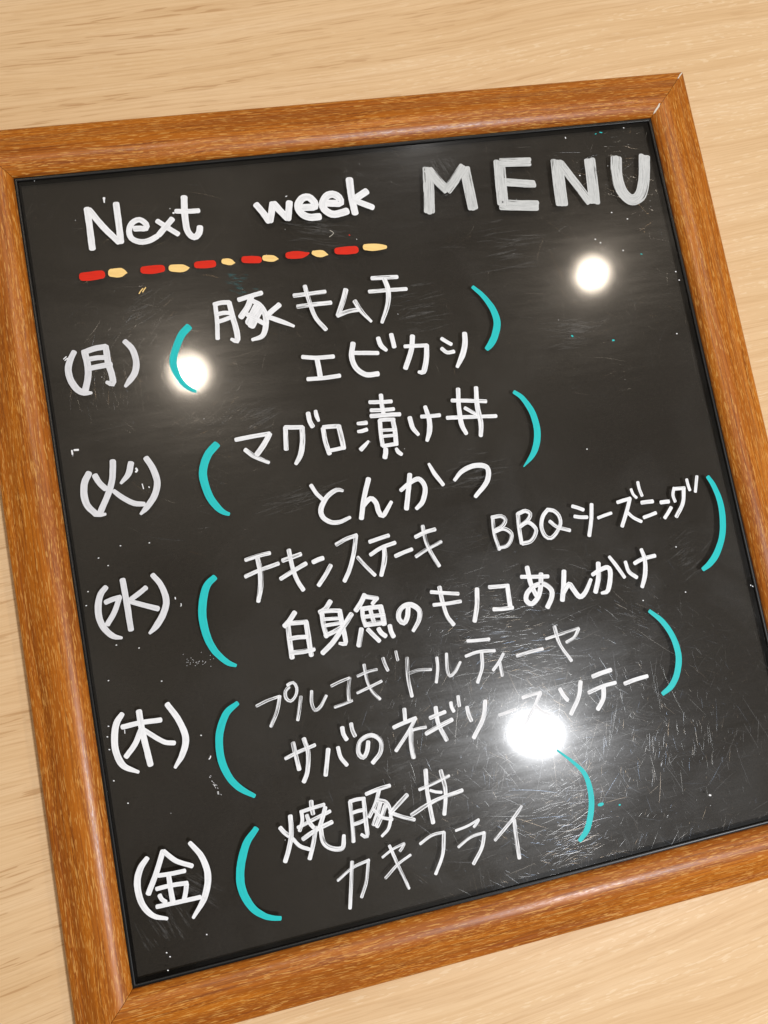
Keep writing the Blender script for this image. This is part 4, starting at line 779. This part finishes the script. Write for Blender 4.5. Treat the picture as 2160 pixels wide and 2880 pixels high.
SECTION = [(-0.5, 0.0), (-0.46, 0.62), (-0.36, 0.96), (-0.15, 0.90), (0.15, 0.90), (0.36, 0.96), (0.46, 0.62), (0.5, 0.0)]
stroke_counter = 0
def stroke_geometry(stroke, verts, faces, uvs, att, dry, rng, ragged=1.0, cap=0.72):
    global stroke_counter
    stroke_counter += 1
    h = 0.014 + 0.0025 * (stroke_counter % 9)
    c = spline(stroke)
    def tang(i):
        a, b = c[max(0, i - 1)], c[min(len(c) - 1, i + 1)]
        d = (b - a).xy
        return d.normalized() if d.length > 1e-9 else Vector((1, 0))
    rows = []
    t0, t1 = tang(0), tang(len(c) - 1)
    w0, w1 = max(c[0][2], 0.15), max(c[-1][2], 0.15)
    for s, k in ((1.0, 0.26), (0.90, 0.56), (0.65, 0.83), (0.32, 0.96)):
        rows.append((c[0].xy - t0 * w0 * 0.5 * s * cap, t0, w0 * k, 0.6 + 0.4 * k))
    for i, q in enumerate(c):
        rows.append((q.xy, tang(i), max(q[2], 0.12), 1.0))
    for s, k in ((0.32, 0.96), (0.65, 0.83), (0.90, 0.56), (1.0, 0.26)):
        rows.append((c[-1].xy + t1 * w1 * 0.5 * s * cap, t1, w1 * k, 0.6 + 0.4 * k))
    base = len(verts)
    ks = len(SECTION)
    dist, prev = 0.0, rows[0][0]
    jl = jr = 0.0
    sid = rng.random()
    for i, (p, t, w, kh) in enumerate(rows):
        dist += (p - prev).length; prev = p
        nrm = Vector((-t.y, t.x))
        end = 1.8 if i < 4 or i >= len(rows) - 4 else 1.0
        jl = jl * 0.55 + rng.uniform(-1, 1) * 0.035 * end * ragged
        jr = jr * 0.55 + rng.uniform(-1, 1) * 0.035 * end * ragged
        for u, z in SECTION:
            off = u * w * (1 + (jl if u < 0 else jr))
            q = p + nrm * off
            verts.append((q.x * MM, q.y * MM, (SURF + 0.006 + z * h * kh) * MM))
            uvs.append((u + 0.5, dist))
            att.append([dry, sid, dist])
    pool = 0.9 * rng.uniform(0.6, 1.6)
    for a in att[base:]:
        a[2] = max(0.0, 1.0 - (dist - a[2]) / pool / 1.4)
    for i in range(len(rows) - 1):
        for j in range(ks - 1):
            a = base + i * ks + j
            faces.append((a, a + ks, a + ks + 1, a + 1))
    for r, rev in ((0, False), (len(rows) - 1, True)):
        f = [base + r * ks + j for j in range(ks)]
        faces.append(tuple(reversed(f)) if rev else tuple(f))

def ink(name, strokes, dry, mat, rng, ragged=1.0, cap=0.72):
    verts, faces, uvs, att = [], [], [], []
    for s in strokes:
        stroke_geometry(s, verts, faces, uvs, att, dry, rng, ragged, cap)
    # flip so that normals look up
    faces = [tuple(reversed(f)) for f in faces]
    o = mesh_obj(name, verts, faces, mat, cover, True)
    me = o.data
    uvl = me.uv_layers.new(name='stroke')
    flat = []
    for l in me.loops:
        flat.extend(uvs[l.vertex_index])
    uvl.data.foreach_set('uv', flat)
    for nm, k in (('dry', 0), ('stroke_id', 1), ('tail', 2)):
        a = me.attributes.new(nm, 'FLOAT', 'POINT')
        a.data.foreach_set('value', [x[k] for x in att])
    return o

NAMES = {'letter': 'letter', 'character': 'character', 'bracket': 'bracket', 'teal_bracket': 'teal_bracket', 'dash': 'underline_dash'}
rng = random.Random(11)
for kind, glyph, row, paint, dry, strokes in WRITING:
    if paint == 'grey':
        # filled in with several side-by-side passes of the pen
        passes = []
        for s in strokes:
            pts = [Vector(p) for p in s]
            wmean = sum(p[2] for p in pts) / len(pts)
            k = 3 if wmean > 3.4 else 2
            for a in range(k):
                o_ = (a - (k - 1) / 2) * (1.0 - 1.45 / k) / max(1, (k - 1)) * 1.0 if k > 1 else 0
                line = []
                for i, p in enumerate(pts):
                    d = (pts[min(i + 1, len(pts) - 1)] - pts[max(i - 1, 0)]).xy.normalized()
                    nn = Vector((-d.y, d.x))
                    q = p.xy + nn * p[2] * o_ * 1.0 + d * rng.uniform(-.25, .25)
                    line.append((q.x, q.y, p[2] * 1.45 / k))
                passes.append(line)
        strokes = passes
    o = ink(NAMES[kind], strokes, dry, PAINT[paint], rng, 0.7 if kind in ('teal_bracket', 'dash') else 1.0, {'dash': 1.0, 'teal_bracket': 0.45}.get(kind, 0.72))
    if kind == 'letter':
        o['label'] = 'handwritten letter %s in the %s at the top of the board' % (glyph, row)
    elif kind == 'character':
        o['label'] = 'white handwritten character %s, %s' % (glyph, row)
    elif kind == 'bracket':
        o['label'] = 'white %s bracket round the weekday sign, %s' % ('left' if glyph == '(' else 'right', row)
    elif kind == 'teal_bracket':
        o['label'] = 'teal %s bracket beside the dishes of %s' % ('left' if glyph == '(' else 'right', row)
    else:
        o['label'] = '%s dash of the underline below the heading' % paint

# stray flecks of ink
for paint in ('white', 'cream', 'red', 'teal', 'dust'):
    st = [s for p, s in SPECKS if p == paint]
    if paint == 'white':
        for i in range(24):
            x, y = rng.uniform(-IW + 3, IW - 3), rng.uniform(-IH + 3, IH - 3)
            w = rng.choice((0.08, 0.10, 0.12, 0.16))
            a = rng.uniform(0, 3.14); l = rng.uniform(0.05, 0.3)
            st.append([(x, y, w), (x + l * math.cos(a), y + l * math.sin(a), w)])
    if st:
        o = ink('ink_fleck', st, 0.0, PAINT[paint], rng)
        o['kind'] = 'stuff'
        o['label'] = 'stray flecks of %s ink on the sheet' % paint if paint != 'dust' else 'hair-thin dust thread on the sheet'

# wiped-off ink: faint brushed haze left on the sheet
def smear_mat(name, col, alpha):
    k = Mat(name)
    n = k.noise(k.mapping(k.coords(), (700, 700, 700)), 1.0, 2.0)
    k.p.inputs['Base Color'].default_value = (*col, 1)
    k.p.inputs['Roughness'].default_value = 0.7
    tr = k.node('ShaderNodeBsdfTransparent')
    mx = k.node('ShaderNodeMixShader')
    k.put(mx.inputs[0], k.math('MULTIPLY', k.remap(n, 0.35, 0.65, 0.3, 1.0), alpha))
    k.link(tr.outputs[0], mx.inputs[1]); k.link(k.p.outputs[0], mx.inputs[2])
    k.link(mx.outputs[0], k.out.inputs[0])
    return k.m
SMEAR = {'white': smear_mat('wiped_white_ink', (0.6, 0.62, 0.64), 0.036), 'teal': smear_mat('wiped_teal_ink', (0.03, 0.4, 0.46), 0.10)}
for x, y, ang, along, across, count, paint in SMEARS:
    st = []
    for i in range(count):
        l = rng.uniform(0.4, 1.3) * along
        u, v = rng.gauss(0, along * 0.55), rng.gauss(0, across)
        a = ang + rng.gauss(0, 0.12)
        cx = x + u * math.cos(ang) - v * math.sin(ang); cy = y + u * math.sin(ang) + v * math.cos(ang)
        dx, dy = math.cos(a) * l / 2, math.sin(a) * l / 2
        if abs(cx) + abs(dx) > IW - 3 or abs(cy) + abs(dy) > IH - 3:
            continue
        w = rng.uniform(0.2, 0.7)
        st.append([(cx - dx, cy - dy, w * 0.3), (cx, cy + rng.gauss(0, 0.1), w), (cx + dx, cy + dy, w * 0.3)])
    o = ink('ink_smear', st, 0.0, SMEAR[paint], rng)
    o['kind'] = 'stuff'
    o['label'] = 'faint wiped %s ink haze on the sheet' % paint

# scratches in the sheet: shallow rounded ridges that flash where they run across the light
def scratches(count, rs):
    verts, faces, tint = [], [], []
    prof = [(-0.5, 0.0), (-0.25, 0.75), (0.0, 1.0), (0.25, 0.75), (0.5, 0.0)]
    def add(x, y, ang, length, width, bend):
        n = max(2, int(length / 1.5))
        hue = rs.random()
        base = len(verts)
        for i in range(n + 1):
            t = i / n - 0.5
            a = ang + bend * t
            px = x + math.cos(ang) * length * t - math.sin(ang) * bend * length * t * t * 0.5
            py = y + math.sin(ang) * length * t + math.cos(ang) * bend * length * t * t * 0.5
            w = width * (1 - (2 * abs(t)) ** 3 * 0.85)
            for u, z in prof:
                verts.append(((px - math.sin(a) * u * w) * MM, (py + math.cos(a) * u * w) * MM, (SURF + 0.003 + z * w * 0.036) * MM))
                tint.append(hue)
        for i in range(n):
            for j in range(4):
                k = base + i * 5 + j
                faces.append((k, k + 5, k + 6, k + 1))
    X, Y = IW - 3, IH - 3
    for i in range(count):
        x, y = rs.uniform(-X, X), rs.uniform(-Y, Y)
        if rs.random() < 0.35:
            x = min(X, max(-X, rs.gauss(40, 45))); y = min(Y, max(-Y, rs.gauss(-85, 40)))
        ang = rs.uniform(0, math.pi)
        add(x, y, ang, min(24, rs.lognormvariate(0.85, 0.85)), rs.choice((0.03, 0.04, 0.05, 0.06, 0.08)), rs.gauss(0, 0.12))
    # swarms of parallel marks left by wiping
    for i in range(110):
        x, y, a = rs.uniform(-X, X), rs.uniform(-Y, Y), rs.uniform(0, math.pi)
        if rs.random() < 0.4:
            x, y = min(X, max(-X, rs.gauss(30, 30))), min(Y, max(-Y, rs.gauss(-95, 28)))
        for k in range(rs.randint(5, 16)):
            px, py = x + rs.gauss(0, 3.5), y + rs.gauss(0, 3.5)
            if abs(px) < X and abs(py) < Y:
                add(px, py, a + rs.gauss(0, 0.10), rs.uniform(1, 7), rs.choice((0.03, 0.04, 0.06)), rs.gauss(0, 0.1))
    # the worn places: denser rubbing marks in one direction
    for x, y, sx, sy, a, count in ((33, -124, 6, 9, 0.05, 110), (34, -134, 5, 4, 0.0, 45), (17, -49, 10, 8, -0.08, 130), (31, -63, 9, 6, 0.05, 60),
                                   (84, -106, 13, 6, 1.50, 70), (-98, 58, 10, 6, 1.50, 70), (-90, 80, 9, 6, 0.75, 40), (74, 77, 4, 4, 2.0, 14), (-70, 45, 8, 5, 0.5, 60)):
        for k in range(count):
            px, py = rs.gauss(x, sx), rs.gauss(y, sy)
            if abs(px) < X and abs(py) < Y:
                add(px, py, a + rs.gauss(0, 0.12), rs.lognormvariate(1.05, 0.6), rs.choice((0.04, 0.05, 0.06, 0.08)), rs.gauss(0, 0.15))
    faces_up = [tuple(reversed(f)) for f in faces]
    o = mesh_obj('scratch_marks', verts, faces_up, M_SCRATCH, cover, True)
    o['kind'] = 'stuff'
    o['label'] = 'fine hairline scratches in the clear sheet'
    a = o.data.attributes.new('tint', 'FLOAT', 'POINT')
    a.data.foreach_set('value', tint)
    return o
scratches(5200, random.Random(5))
